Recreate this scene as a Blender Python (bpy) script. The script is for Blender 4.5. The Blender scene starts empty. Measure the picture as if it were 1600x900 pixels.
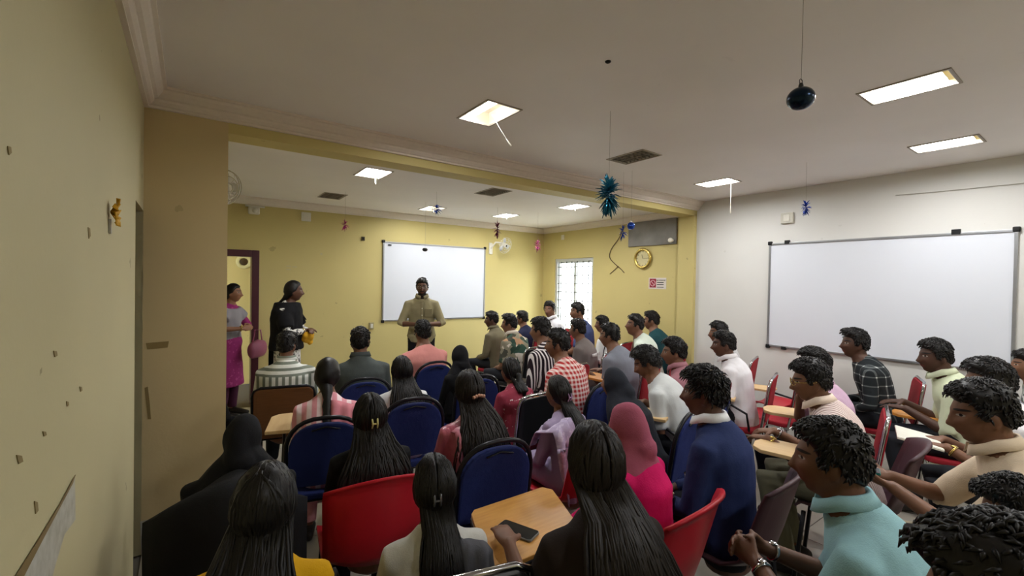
import bpy, math, random
import numpy as np
from mathutils import Vector, Matrix, noise as mnoise
random.seed(7)
sc = bpy.context.scene
COL = sc.collection
PI = math.pi
# ------------------------------------------------------------------ camera
F, YAW, PITCH, ROLL, CZ = 698.58, .6224, .0123, -.0172, 1.68
_fw = Vector((math.sin(YAW)*math.cos(PITCH), math.cos(YAW)*math.cos(PITCH), -math.sin(PITCH)))
_r0 = Vector((math.cos(YAW), -math.sin(YAW), 0)); _d0 = _fw.cross(_r0)
_rt = math.cos(ROLL)*_r0 + math.sin(ROLL)*_d0; _dn = -math.sin(ROLL)*_r0 + math.cos(ROLL)*_d0
EYE = Vector((0, 0, CZ))
cam = bpy.data.cameras.new('camera'); camo = bpy.data.objects.new('camera', cam); COL.objects.link(camo)
cam.sensor_width = 36; cam.lens = F/1600*36; cam.clip_start = .02
m = Matrix.Identity(4)
for i in range(3):
    m[i][0] = _rt[i]; m[i][1] = -_dn[i]; m[i][2] = -_fw[i]; m[i][3] = EYE[i]
camo.matrix_world = m
sc.camera = camo
def ray(u, v): return _fw + (u-800)/F*_rt + (v-450)/F*_dn
def at_z(u, v, z): r = ray(u, v); return EYE + r*((z-CZ)/r.z)
def at_x(u, v, x): r = ray(u, v); return EYE + r*(x/r.x)
def at_y(u, v, y): r = ray(u, v); return EYE + r*(y/r.y)
def at_d(u, v, d): return EYE + ray(u, v)*d
# ------------------------------------------------------------------ world, exposure
XL, XR, YF, YP, YB, XP = -.235, 5.531, 6.678, 3.461, -2.3, .19
ZC, ZF = 2.80, 2.72
vs = sc.view_settings
vs.view_transform = 'Standard'; vs.look = 'None'; vs.gamma = 1; vs.use_curve_mapping = False
vs.exposure = 0.25
w = bpy.data.worlds.new('world'); sc.world = w; w.use_nodes = True
bg = w.node_tree.nodes['Background']; bg.inputs[0].default_value = (.93, .97, 1, 1); bg.inputs[1].default_value = 13.0
def portal(loc, rot, sx, sy):
    l = bpy.data.lights.new('window_portal', 'AREA'); l.shape = 'RECTANGLE'; l.size = sx; l.size_y = sy
    l.cycles.is_portal = True
    o = bpy.data.objects.new('window_portal', l); COL.objects.link(o); o.location = loc; o.rotation_euler = rot
LAMP_W = 14.0
portal((XR+.12, 5.85, 1.375), (0, PI/2, 0), 1.51, .98)
# ------------------------------------------------------------------ materials
def srgb(h):
    if isinstance(h, str):
        h = h.lstrip('#'); c = [int(h[i:i+2], 16)/255 for i in (0, 2, 4)]
    else: c = [x/255 for x in h]
    return tuple(x/12.92 if x <= .04045 else ((x+.055)/1.055)**2.4 for x in c)
MATS = {}
class NT:
    def __init__(s, name):
        s.m = bpy.data.materials.new(name); s.m.use_nodes = True; s.t = s.m.node_tree; s.b = s.t.nodes['Principled BSDF']
    def n(s, typ, **kw):
        nd = s.t.nodes.new(typ)
        for k, v in kw.items(): setattr(nd, k, v)
        return nd
    def l(s, a, b): s.t.links.new(a, b)
    def inp(s, sock, v):
        if isinstance(v, bpy.types.NodeSocket): s.l(v, sock)
        elif isinstance(v, (tuple, list)) and sock.type == 'RGBA': sock.default_value = (*v[:3], 1)
        else: sock.default_value = v
    def math(s, op, a, b=0., c=0., clamp=False):
        nd = s.n('ShaderNodeMath', operation=op, use_clamp=clamp)
        s.inp(nd.inputs[0], a); s.inp(nd.inputs[1], b); s.inp(nd.inputs[2], c); return nd.outputs[0]
    def mix(s, f, a, b):
        nd = s.n('ShaderNodeMix', data_type='RGBA'); s.inp(nd.inputs[0], f); s.inp(nd.inputs[6], a); s.inp(nd.inputs[7], b); return nd.outputs[2]
    def coord(s): return s.n('ShaderNodeTexCoord').outputs['Object']
    def xyz(s, v): nd = s.n('ShaderNodeSeparateXYZ'); s.l(v, nd.inputs[0]); return nd.outputs
    def noise(s, scale, detail=3, vec=None, stretch=None):
        nd = s.n('ShaderNodeTexNoise'); nd.inputs['Scale'].default_value = scale; nd.inputs['Detail'].default_value = detail
        v = vec if vec is not None else s.coord()
        if stretch:
            mp = s.n('ShaderNodeMapping'); mp.inputs['Scale'].default_value = stretch; s.l(v, mp.inputs[0]); v = mp.outputs[0]
        s.l(v, nd.inputs['Vector']); return nd.outputs['Fac']
    def bump(s, h, strength=.3, dist=.01):
        nd = s.n('ShaderNodeBump'); nd.inputs['Strength'].default_value = strength; nd.inputs['Distance'].default_value = dist
        s.l(h, nd.inputs['Height']); s.l(nd.outputs[0], s.b.inputs['Normal'])
    def out(s, col, rough=.8, metal=0, spec=.3):
        s.inp(s.b.inputs['Base Color'], col); s.inp(s.b.inputs['Roughness'], rough); s.b.inputs['Metallic'].default_value = metal
        s.b.inputs['Specular IOR Level'].default_value = spec
        return s.m
def plain(name, col, rough=.7, metal=0, spec=.3, var=.06, scale=40, bump=0., coat=0.):
    if name in MATS: return MATS[name]
    t = NT(name); c = srgb(col); n = t.noise(scale)
    a = tuple(x*(1-var) for x in c); b = tuple(min(1, x*(1+var)) for x in c)
    t.out(t.mix(n, a, b), rough, metal, spec)
    if bump: t.bump(n, bump)
    if coat: t.b.inputs['Coat Weight'].default_value = coat
    MATS[name] = t.m; return t.m
def paint(name, col, dirt='#6b5a3a', amt=.5):
    t = NT(name); c = srgb(col); big = t.noise(1.3, 5); fine = t.noise(60, 2)
    base = t.mix(big, tuple(x*.9 for x in c), tuple(min(1, x*1.06) for x in c))
    sp = t.noise(7, 4); spots = t.math('MULTIPLY', t.math('GREATER_THAN', sp, .73), amt)
    t.out(t.mix(spots, base, srgb(dirt)), .62, 0, .3); t.bump(fine, .12, .004); return t.m
def emit(name, col, s):
    t = NT(name); t.out((.9, .9, .9), .5); t.b.inputs['Emission Color'].default_value = (*srgb(col), 1); t.b.inputs['Emission Strength'].default_value = s; return t.m
M_WALL_L = paint('wall_paint_cream', '#c4bb93')
M_WALL_P = paint('wall_paint_pillar', '#cdb98d', amt=.25)
M_WALL_Y = paint('wall_paint_yellow', '#cdbe80', amt=.3)
M_WALL_W = paint('wall_paint_white', '#dad9d5', amt=.1)
M_CEIL = paint('ceiling_paint', '#f3efed', amt=.04)
M_CORN = plain('cornice_plaster', '#e4dace', .6)
def wood(name, c1, c2, axis=1, sc_=6, rough=.35):
    t = NT(name); st = [14, 14, 14]; st[axis] = 1.2
    n = t.noise(sc_, 4, stretch=tuple(st)); t.out(t.mix(n, srgb(c1), srgb(c2)), rough, 0, .4); t.bump(n, .05); return t.m
M_DESK = wood('desk_wood', '#b9803c', '#d9a457', 0)
M_TAB = wood('tablet_laminate', '#cfa873', '#e3c796', 1, 3)
M_TABO = wood('tablet_orange', '#d98a35', '#e6a552', 1, 3)
M_MAROON = plain('maroon_door_paint', '#4e2630', .4)
M_FLOOR = plain('floor_tile_grey', '#a39d92', .3, var=.12, scale=6, coat=.2)
M_GROUT = plain('floor_grout', '#6e6a62', .9)
M_ALU = plain('aluminium', '#a9abaf', .35, .8, .5)
M_BOARD = plain('whiteboard_surface', '#dde1ea', .25, var=.015, scale=3)
M_BLACK = plain('black_plastic', '#1a1a1c', .4)
M_CHROME = plain('chrome', '#b9b9bc', .15, 1)
M_TUBE = plain('black_tube_metal', '#26262a', .3, .5)
M_WHITEP = plain('white_plastic', '#dedbd0', .4)
M_GOLD = plain('gold_metal', '#cdb46a', .25, .9)
def fabric(name, col, rough=.85, var=.1, bump=.25, sc_=9, sheen=.0):
    if name in MATS: return MATS[name]
    t = NT(name); c = srgb(col); n = t.noise(sc_, 4, stretch=(1, 1, .6)); wv = t.noise(260, 1)
    t.out(t.mix(n, tuple(x*(1-var) for x in c), tuple(min(1, x*(1+var)) for x in c)), rough, 0, .2)
    h = t.math('ADD', n, t.math('MULTIPLY', wv, .12)); t.bump(h, bump, .03)
    if sheen: t.b.inputs['Sheen Weight'].default_value = sheen
    MATS[name] = t.m; return t.m
def satin(name, col):
    t = NT(name); c = srgb(col); n = t.noise(8, 3, stretch=(1.5, 1, .5)); t.out(t.mix(n, tuple(x*.7 for x in c), tuple(min(1, x*1.2) for x in c)), .32, 0, .5); t.bump(n, .6, .04); return t.m
def fr(t, x, per, duty): return t.math('LESS_THAN', t.math('FRACT', t.math('ADD', t.math('DIVIDE', x, per), 50.)), duty)
def stripes(name, c1, c2, per, duty=.5, yoke=None, axis=0, per2=None):
    t = NT(name); x = t.xyz(t.coord()); s_ = fr(t, x[axis], per, duty)
    if yoke is not None:
        h = fr(t, x[2], per2 or per, duty); g = t.math('GREATER_THAN', x[2], yoke)
        s_ = t.math('ADD', t.math('MULTIPLY', s_, t.math('SUBTRACT', 1., g)), t.math('MULTIPLY', h, g))
    t.out(t.mix(s_, srgb(c2), srgb(c1)), .85, 0, .2); t.bump(t.noise(9, 4), .3, .03); return t.m
def checks(name, base, c1, c2, per, duty=.35):
    t = NT(name); x = t.xyz(t.coord()); a = fr(t, x[0], per, duty); b = fr(t, x[2], per, duty); d = fr(t, x[1], per, duty)
    a = t.math('MAXIMUM', a, t.math('MULTIPLY', d, 0.)); k = t.mix(t.math('MULTIPLY', t.math('ADD', a, b), .5), srgb(base), srgb(c1))
    both = t.math('MULTIPLY', a, b); t.out(t.mix(both, k, srgb(c2)), .85, 0, .2); t.bump(t.noise(9, 4), .3, .03); return t.m
def floral(name, cols, scale=14):
    t = NT(name); v = t.n('ShaderNodeTexVoronoi'); v.inputs['Scale'].default_value = scale
    nz = t.n('ShaderNodeTexNoise'); nz.inputs['Scale'].default_value = 9; t.l(t.coord(), nz.inputs['Vector'])
    ad = t.n('ShaderNodeVectorMath', operation='MULTIPLY_ADD'); t.l(nz.outputs['Color'], ad.inputs[0]); ad.inputs[1].default_value = (.12,)*3; t.l(t.coord(), ad.inputs[2]); t.l(ad.outputs[0], v.inputs['Vector'])
    cr = t.n('ShaderNodeValToRGB'); cr.color_ramp.interpolation = 'CONSTANT'; e = cr.color_ramp.elements
    while len(e) < len(cols): e.new(.5)
    for i, c in enumerate(cols): e[i].position = i/len(cols); e[i].color = (*srgb(c), 1)
    sp = t.n('ShaderNodeSeparateColor'); t.l(v.outputs['Color'], sp.inputs[0]); t.l(sp.outputs[0], cr.inputs[0])
    t.out(cr.outputs[0], .8, 0, .2); t.bump(t.noise(9, 4), .3, .03); return t.m
def spots(name, base, dot, scale=30, thr=.55, lo=None):
    t = NT(name); n = t.noise(scale, 3); f = t.math('GREATER_THAN', n, thr); t.out(t.mix(f, srgb(base), srgb(dot)), .8, 0, .2); t.bump(t.noise(9, 4), .3, .03); return t.m
def hairmat(name, col, rough=.45):
    t = NT(name); c = srgb(col); n = t.noise(30, 2, stretch=(3, 3, .6)); t.out(t.mix(n, tuple(x*.6 for x in c), tuple(x*1.4 for x in c)), rough, 0, .3); t.bump(n, .12, .01); return t.m
M_HAIR = hairmat('black_hair', '#141110'); M_HAIRB = hairmat('dark_brown_hair', '#1d1714')
SK = {}
def skin(tone, beard=0., lips='#7a4038'):
    key = (tone, beard)
    if key in SK: return SK[key]
    t = NT('skin_%d' % len(SK)); c = srgb(tone)
    at = t.n('ShaderNodeAttribute', attribute_name='hc'); x, y, z = t.xyz(at.outputs['Vector']); ax = t.math('ABSOLUTE', x)
    front = t.math('GREATER_THAN', y, .05)
    def ell(cx, cz, rx, rz, soft=.25):
        a = t.math('POWER', t.math('DIVIDE', t.math('SUBTRACT', ax, cx), rx), 2.); b = t.math('POWER', t.math('DIVIDE', t.math('SUBTRACT', z, cz), rz), 2.)
        d = t.math('SQRT', t.math('ADD', a, b)); f = t.math('DIVIDE', t.math('SUBTRACT', 1+soft, d), soft, clamp=True)
        return t.math('MULTIPLY', f, front)
    n = t.noise(25, 3); col = t.mix(n, tuple(v*.88 for v in c), tuple(min(1, v*1.1) for v in c))
    col = t.mix(t.math('MULTIPLY', ell(0, -.062, .022, .0085), .6), col, srgb(lips))
    if beard:
        lo = t.math('DIVIDE', t.math('SUBTRACT', -.04, z), .02, clamp=True); hi = t.math('GREATER_THAN', z, -.15)
        mo = ell(0, -.045, .026, .006); f = t.math('MULTIPLY', t.math('MULTIPLY', lo, hi), t.math('GREATER_THAN', y, -.01))
        f = t.math('MULTIPLY', f, t.math('SUBTRACT', 1., ell(0, -.062, .02, .008)))
        col = t.mix(t.math('MULTIPLY', t.math('MAXIMUM', f, mo), beard), col, srgb('#191412'))
    col = t.mix(ell(.033, .033, .019, .0045), col, srgb('#15110f'))
    col = t.mix(ell(.031, .012, .0115, .0046), col, srgb('#a39a90'))
    col = t.mix(ell(.031, .012, .005, .005), col, srgb('#1c120d'))
    t.out(col, .5, 0, .35); SK[key] = t.m; return t.m
# ------------------------------------------------------------------ mesh helpers
class G:
    def __init__(s): s.v = []; s.f = []; s.mi = []; s.cm = 0
    def add(s, vs, fs):
        o = len(s.v); s.v.extend([tuple(p) for p in vs]); s.f.extend([tuple(i+o for i in f) for f in fs]); s.mi.extend([s.cm]*len(fs))
    def box(s, c, size, rot=None):
        c = Vector(c); h = [x/2 for x in size]; P = []
        for dz in (-1, 1):
            for dy in (-1, 1):
                for dx in (-1, 1):
                    p = Vector((dx*h[0], dy*h[1], dz*h[2])); P.append(c+(rot @ p if rot else p))
        s.add(P, [(0, 2, 3, 1), (4, 5, 7, 6), (0, 1, 5, 4), (2, 6, 7, 3), (0, 4, 6, 2), (1, 3, 7, 5)]); return s
    def span(s, a, b): return s.box([(a[i]+b[i])/2 for i in range(3)], [abs(b[i]-a[i]) for i in range(3)])
    def tube(s, pts, rad, n=10, side=None, cap='round', closed=False):
        pts = [Vector(p) for p in pts]; k = len(pts)
        if not isinstance(rad, (list, tuple)) : rad = [rad]*k
        rad = [r if isinstance(r, (list, tuple)) else (r, r) for r in rad]
        tg = []
        for i in range(k):
            if closed: d = pts[(i+1) % k]-pts[i-1]
            else: d = pts[min(i+1, k-1)]-pts[max(i-1, 0)]
            tg.append(d.normalized() if d.length > 1e-9 else Vector((0, 0, 1)))
        sd = Vector(side) if side is not None else (Vector((1, 0, 0)) if abs(tg[0].x) < .8 else Vector((0, 1, 0)))
        rings = []
        for i in range(k):
            a = sd-tg[i]*sd.dot(tg[i])
            a = a.normalized() if a.length > 1e-6 else Vector((1, 0, 0))
            b = tg[i].cross(a)
            if side is None: sd = a
            rings.append((pts[i], a*rad[i][0], b*rad[i][1]))
        if cap == 'round' and not closed:
            e0 = min(rad[0]); e1 = min(rad[-1]); p, a, b = rings[0]; q, c, d = rings[-1]
            rings = [(p-tg[0]*e0*.92, a*.38, b*.38), (p-tg[0]*e0*.6, a*.8, b*.8)]+rings+[(q+tg[-1]*e1*.6, c*.8, d*.8), (q+tg[-1]*e1*.92, c*.38, d*.38)]
        V = []; K = len(rings)
        for (p, a, b) in rings:
            for j in range(n):
                t = 2*PI*j/n; V.append(p+a*math.cos(t)+b*math.sin(t))
        Fc = []
        for i in range(K if closed else K-1):
            i2 = (i+1) % K
            for j in range(n): Fc.append((i*n+j, i*n+(j+1) % n, i2*n+(j+1) % n, i2*n+j))
        if not closed: Fc.append(tuple(range(n-1, -1, -1))); Fc.append(tuple((K-1)*n+j for j in range(n)))
        s.add(V, Fc); return s
    def ball(s, c, r, nu=14, nv=9, rot=None):
        r = r if isinstance(r, (list, tuple)) else (r, r, r); c = Vector(c); V = [(0, 0, 1)]
        for i in range(1, nv):
            for j in range(nu): a = PI*i/nv; b = 2*PI*j/nu; V.append((math.sin(a)*math.cos(b), math.sin(a)*math.sin(b), math.cos(a)))
        V.append((0, 0, -1)); P = []
        for x in V:
            p = Vector((x[0]*r[0], x[1]*r[1], x[2]*r[2])); P.append(c+(rot @ p if rot else p))
        s.add(P, sphere_faces(nu, nv)); return s
    def prism(s, poly, z0, z1, fn):
        n = len(poly); V = [fn(x, y, z0) for x, y in poly]+[fn(x, y, z1) for x, y in poly]
        s.add(V, [tuple(range(n-1, -1, -1)), tuple(range(n, 2*n))]+[(i, (i+1) % n, n+(i+1) % n, n+i) for i in range(n)]); return s
    def sheet(s, grid, th):      # grid[i][j] of points -> thick cloth
        a = len(grid); b = len(grid[0]); V = [Vector(p) for row in grid for p in row]; N = []
        for i in range(a):
            for j in range(b):
                du = V[min(i+1, a-1)*b+j]-V[max(i-1, 0)*b+j]; dv = V[i*b+min(j+1, b-1)]-V[i*b+max(j-1, 0)]
                x = du.cross(dv); N.append(x.normalized() if x.length > 1e-9 else Vector((0, 0, 1)))
        W = [p+n*th/2 for p, n in zip(V, N)]+[p-n*th/2 for p, n in zip(V, N)]; o = a*b; Fc = []
        for i in range(a-1):
            for j in range(b-1):
                q = (i*b+j, i*b+j+1, (i+1)*b+j+1, (i+1)*b+j); Fc.append(q[::-1]); Fc.append(tuple(x+o for x in q))
        ed = [j for j in range(b)]+[i*b+b-1 for i in range(1, a)]+[(a-1)*b+j for j in range(b-2, -1, -1)]+[i*b for i in range(a-2, 0, -1)]
        for k in range(len(ed)): x, y = ed[k], ed[(k+1) % len(ed)]; Fc.append((x, x+o, y+o, y)[::-1])
        s.add(W, Fc); return s
def sphere_faces(nu, nv):
    Fc = [(0, 1+j, 1+(j+1) % nu) for j in range(nu)]
    for i in range(nv-2):
        for j in range(nu): Fc.append((1+i*nu+j, 1+(i+1)*nu+j, 1+(i+1)*nu+(j+1) % nu, 1+i*nu+(j+1) % nu))
    l = 1+(nv-1)*nu; Fc += [(l-nu+(j+1) % nu, l-nu+j, l) for j in range(nu)]; return Fc
PENDING = []
TEX = bpy.data.textures.new('cloth_folds', 'CLOUDS'); TEX.noise_scale = .13; TEX.noise_depth = 2
def build(g, name, mats, parent=None, smooth=True, voxel=0, disp=0, dec=0, bevel=0, solid=0, after=None, sub=0, angle=None):
    me = bpy.data.meshes.new(name); me.from_pydata([tuple(v) for v in g.v], [], g.f)
    mats = mats if isinstance(mats, (list, tuple)) else [mats]
    for x in mats: me.materials.append(x)
    if len(mats) > 1: me.polygons.foreach_set('material_index', g.mi)
    if smooth: me.polygons.foreach_set('use_smooth', [True]*len(me.polygons))
    me.update()
    o = bpy.data.objects.new(name, me); COL.objects.link(o); o.parent = parent
    if solid: md = o.modifiers.new('s', 'SOLIDIFY'); md.thickness = solid; md.offset = 0
    if voxel: md = o.modifiers.new('r', 'REMESH'); md.mode = 'VOXEL'; md.voxel_size = voxel; md.use_smooth_shade = True
    if disp: md = o.modifiers.new('d', 'DISPLACE'); md.texture = TEX; md.strength = disp; md.mid_level = .5
    if voxel: md = o.modifiers.new('m', 'SMOOTH'); md.factor = .5; md.iterations = 3 if disp else 2
    if dec: md = o.modifiers.new('c', 'DECIMATE'); md.ratio = dec
    if bevel: md = o.modifiers.new('b', 'BEVEL'); md.width = bevel; md.segments = 2; md.limit_method = 'ANGLE'
    if sub: md = o.modifiers.new('u', 'SUBSURF'); md.levels = sub; md.render_levels = sub
    if o.modifiers: PENDING.append((o, after))
    return o
def finish():
    dg = bpy.context.evaluated_depsgraph_get()
    for o, after in PENDING:
        me = bpy.data.meshes.new_from_object(o.evaluated_get(dg)); old = o.data
        if after: after(me)
        me.name = o.name
        for u in [x for x in bpy.data.objects if x.data is old]: u.modifiers.clear(); u.data = me
def empty(name, loc=(0, 0, 0), rz=0, scale=1):
    o = bpy.data.objects.new(name, None); COL.objects.link(o); o.location = loc; o.rotation_euler = (0, 0, rz); o.scale = (scale,)*3; o.empty_display_size = .1; return o
def tag(o, label, cat, group=None):
    o['label'] = label; o['category'] = cat
    if group: o['group'] = group
    return o
def struct(g, name, mat, **k): o = build(g, name, mat, None, k.pop('smooth', False), **k); o['kind'] = 'structure'; return o
def rrect(w, h, r, n=5):
    P = []
    for cx, cy, a0 in ((w/2-r, h/2-r, 0), (-w/2+r, h/2-r, PI/2), (-w/2+r, -h/2+r, PI), (w/2-r, -h/2+r, 1.5*PI)):
        for i in range(n+1): a = a0+PI/2*i/n; P.append((cx+r*math.cos(a), cy+r*math.sin(a)))
    return P
def text(body, size, name, mat, parent, M, extrude=.0008):
    cu = bpy.data.curves.new(name, 'FONT'); cu.body = body; cu.size = size; cu.align_x = 'CENTER'; cu.align_y = 'CENTER'; cu.extrude = extrude
    o = bpy.data.objects.new(name, cu); COL.objects.link(o)
    me = bpy.data.meshes.new_from_object(o.evaluated_get(bpy.context.evaluated_depsgraph_get())); bpy.data.objects.remove(o)
    me.materials.clear(); me.materials.append(mat); me.transform(M)
    t = bpy.data.objects.new(name, me); COL.objects.link(t); t.parent = parent; return t
# ------------------------------------------------------------------ room shell
FIX_MAIN = [(1.6, 2.53, 'half'), (3.15, 2.59, 'off'), (4.62, 2.66, 'on'), (3.23, .76, 'on'), (4.70, .87, 'on'), (1.6, -1.1, 'on'), (3.2, -1.1, 'on'), (4.7, -1.1, 'on')]
FIX_FRONT = [(1.43, 4.34, 'on'), (1.42, 5.85, 'off'), (2.80, 5.9, 'half'), (2.82, 4.34, 'off'), (3.97, 5.74, 'on'), (4.2, 4.45, 'on')]
FW, FD = .24, .37
def slab(name, x0, x1, y0, y1, z0, z1, holes, mat):
    xs = sorted({x0, x1, *[h[0]-FW/2 for h in holes], *[h[0]+FW/2 for h in holes]}); ys = sorted({y0, y1, *[h[1]-FD/2 for h in holes], *[h[1]+FD/2 for h in holes]})
    g = G()
    for i in range(len(xs)-1):
        for j in range(len(ys)-1):
            cx, cy = (xs[i]+xs[i+1])/2, (ys[j]+ys[j+1])/2
            if any(abs(cx-h[0]) < FW/2 and abs(cy-h[1]) < FD/2 for h in holes): continue
            g.span((xs[i], ys[j], z0), (xs[i+1], ys[j+1], z1))
    return struct(g, name, mat)
slab('ceiling', XL-.15, XR+.15, YB-.15, YP+.1, ZC, ZC+.12, FIX_MAIN, M_CEIL)
slab('ceiling_front', XL-.15, XR+.15, YP+.1, YF+.15, ZF, ZF+.2, FIX_FRONT, M_CEIL)
fl = struct(G().span((-1.4, YB-.15, -.12), (XR+.15, YF+1.6, -.012)), 'floor', M_GROUT)
tg_ = G().box((0, 0, -.008), (.594, .594, .016)); tile0 = None
for i in range(10):
    for j in range(15):
        cx, cy = XL+.3+.6*i, YB+.3+.6*j
        if cx > XR or cy > YF: continue
        if tile0 is None: tile0 = build(tg_, 'floor_tile', M_FLOOR, fl, False); o = tile0
        else: o = tile0.copy(); COL.objects.link(o); o.parent = fl
        o.location = (cx, cy, 0)
ZL = 2.07
g = G().span((XL-.15, YB-.15, 0), (XL, 3.0, ZC)).span((XL-.15, 3.0, ZL), (XL, YP, ZC)).span((XL-.15, YP, 0), (XL, YF, ZC)); struct(g, 'wall_left', M_WALL_L)
struct(G().span((-1.3, YP, 0), (XP, YP+.18, ZC)), 'wall_pillar', M_WALL_P)
struct(G().span((-1.4, 2.2, 0), (-1.3, YP+.2, 2.3)).span((-1.4, 2.1, 0), (XL-.15, 2.2, 2.3)).span((-1.4, 2.1, 2.3), (XL-.15, YP+.2, 2.4)), 'wall_passage', M_WALL_L)
# front wall with a doorway
DX0, DX1, DZ = -.14, .72, 2.04
g = G().span((XL-.15, YF, 0), (DX0, YF+.15, ZC)).span((DX0, YF, DZ), (DX1, YF+.15, ZC)).span((DX1, YF, 0), (XR+.15, YF+.15, ZC)); struct(g, 'wall_front', M_WALL_Y)
struct(G().span((-.8, YF+1.5, 0), (2.0, YF+1.6, 2.7)).span((-.9, YF+.15, 0), (-.8, YF+1.6, 2.7)).span((2.0, YF+.15, 0), (2.1, YF+1.6, 2.7)).span((-.9, YF+.15, 2.7), (2.1, YF+1.6, 2.8)), 'wall_corridor', M_WALL_Y)
d1 = struct(G().span((DX0, YF-.02, 0), (DX0+.085, YF+.16, DZ)).span((DX1-.085, YF-.02, 0), (DX1, YF+.16, DZ)).span((DX0+.085, YF-.02, DZ-.085), (DX1-.085, YF+.16, DZ)), 'door_1', M_MAROON, bevel=.006)
# right wall: white part and yellow part with the window
WY0, WY1, WZ0, WZ1 = 5.36, 6.34, .62, 2.13
struct(G().span((XR, YB-.15, 0), (XR+.15, YP, ZC)), 'wall_right', M_WALL_W)
g = G().span((XR, YP, 0), (XR+.15, WY0, ZC)).span((XR, WY1, 0), (XR+.15, YF+.15, ZC)).span((XR, WY0, 0), (XR+.15, WY1, WZ0)).span((XR, WY0, WZ1), (XR+.15, WY1, ZC)); struct(g, 'wall_right_front', M_WALL_Y)
struct(G().span((XR-.06, YP, 0), (XR+.05, YP+.24, 2.64)), 'wall_pilaster', M_WALL_Y)
struct(G().span((XL, YB-.15, 0), (XR+.15, YB, ZC)), 'wall_back', M_WALL_L)
# beam between the two halves
struct(G().span((XP, YP, 2.62), (XR, YP+.2, ZC+.05)), 'ceiling_beam', M_WALL_Y)
# cornices : stepped profile (out from wall, height)
PRF = [(0, 2.687), (.022, 2.687), (.022, 2.70), (.035, 2.706), (.048, 2.722), (.05, 2.735), (.068, 2.742), (.088, 2.766), (.094, 2.782), (.112, 2.786), (.112, ZC+.002), (0, ZC+.002)]
g = G(); n = len(PRF); V = []
for (px_, z) in PRF: V.append((XL+px_, YB, z))
for (px_, z) in PRF: V.append((XL+px_, YP-px_, z))
for (px_, z) in PRF: V.append((XR, YP-px_, z))
Fc = [(k*n+i, k*n+(i+1) % n, (k+1)*n+(i+1) % n, (k+1)*n+i) for k in range(2) for i in range(n)]
g.add(V, Fc); struct(g, 'trim_1', M_CORN)
g = G(); P2 = [(0, 2.625), (.02, 2.625), (.03, 2.645), (.05, 2.66), (.075, 2.69), (.09, 2.70), (.09, ZF+.002), (0, ZF+.002)]; n = len(P2); V = []
for (px_, z) in P2: V.append((XL, YF-px_, z))
for (px_, z) in P2: V.append((XR-px_, YF-px_, z))
for (px_, z) in P2: V.append((XR-px_, YP+.2, z))
g.add(V, [(k*n+i, k*n+(i+1) % n, (k+1)*n+(i+1) % n, (k+1)*n+i) for k in range(2) for i in range(n)]); struct(g, 'trim_2', M_CORN)
# windows: frame, sashes, panes, iron bars
def glassmat():
    t = NT('window_glass'); t.out((.9, .95, .95), .02); t.b.inputs['Transmission Weight'].default_value = 1; t.b.inputs['IOR'].default_value = 1.01; return t.m
M_GLASS = glassmat(); M_WFR = plain('window_frame_paint', '#c9cccb', .4); M_BAR = plain('iron_bar_paint', '#6c6e6a', .5)
def window(name, fn, w_, z0, z1, nsash, nbar, nrow):
    fr_ = G(); t = .05
    def bx(a, b, dd0, dd1, gg): gg.span(fn(a[0], a[1], dd0), fn(b[0], b[1], dd1))
    bx((0, z0), (t, z1), .02, .1, fr_); bx((w_-t, z0), (w_, z1), .02, .1, fr_); bx((t, z0), (w_-t, z0+t), .02, .1, fr_); bx((t, z1-t), (w_-t, z1), .02, .1, fr_)
    root = struct(fr_, name, M_WFR)
    sw = (w_-2*t)/nsash
    for i in range(nsash):
        x0 = t+i*sw; q = G(); e = .03
        for a, b in (((x0, z0+t), (x0+e, z1-t)), ((x0+sw-e, z0+t), (x0+sw, z1-t)), ((x0+e, z0+t), (x0+sw-e, z0+t+e)), ((x0+e, z1-t-e), (x0+sw-e, z1-t))): bx(a, b, .05, .085, q)
        s_ = build(q, 'sash', M_WFR, root, False); q = G(); bx((x0+e, z0+t+e), (x0+sw-e, z1-t-e), .064, .069, q); build(q, 'pane', M_GLASS, s_, False)
    for i in range(1, nbar):
        q = G(); x = w_*i/nbar; q.tube([fn(x, z0+t, .035), fn(x, z1-t, .035)], .0085, 6, cap='flat'); build(q, 'window_bar', M_BAR, root)
    for i in range(1, nrow):
        q = G(); z = z0+(z1-z0)*i/nrow; q.tube([fn(t, z, .035), fn(w_-t, z, .035)], .007, 6, cap='flat'); build(q, 'window_bar', M_BAR, root)
window('window_1', lambda a, z, d: (XR+d, WY0+a, z), WY1-WY0, WZ0, WZ1, 2, 7, 10)
struct(G().span((-12, -20, -.4), (30, 30, -.35)), 'ground_outside', plain('outside_ground', '#dcd8cc', .9))
# ------------------------------------------------------------------ ceiling lights
M_LAMP = emit('lamp_tube_lit', '#fffaf2', 14); M_TUBEOFF = plain('lamp_tube_unlit', '#d8d6d0', .3); M_REFL = plain('reflector_tray', '#d8d2c4', .3, .3)
M_GRIL = plain('louver_brown_grey', '#8d857a', .5, .3); M_FRM = plain('fixture_rim', '#a79f93', .5)
WHERE = {0: 'with pull cord near the beam', 1: 'with closed grille near the dangling blue tinsel', 2: 'with straight hanging cord near the white wall', 3: 'above the boys with tablets, large and bright', 4: 'above the long wall whiteboard', 5: 'over the back left seats', 6: 'over the middle of the back seats', 7: 'over the back right seats',
  10: 'with loose dangling tube, nearest the plaster pillar', 11: 'with bare tray between door and small whiteboard', 12: 'beside the blue star and the speaker', 13: 'with closed grille in the middle of the front ceiling', 14: 'close to the front wall above the pink tassel', 15: 'with drooping wires near the clock wall'}
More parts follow.
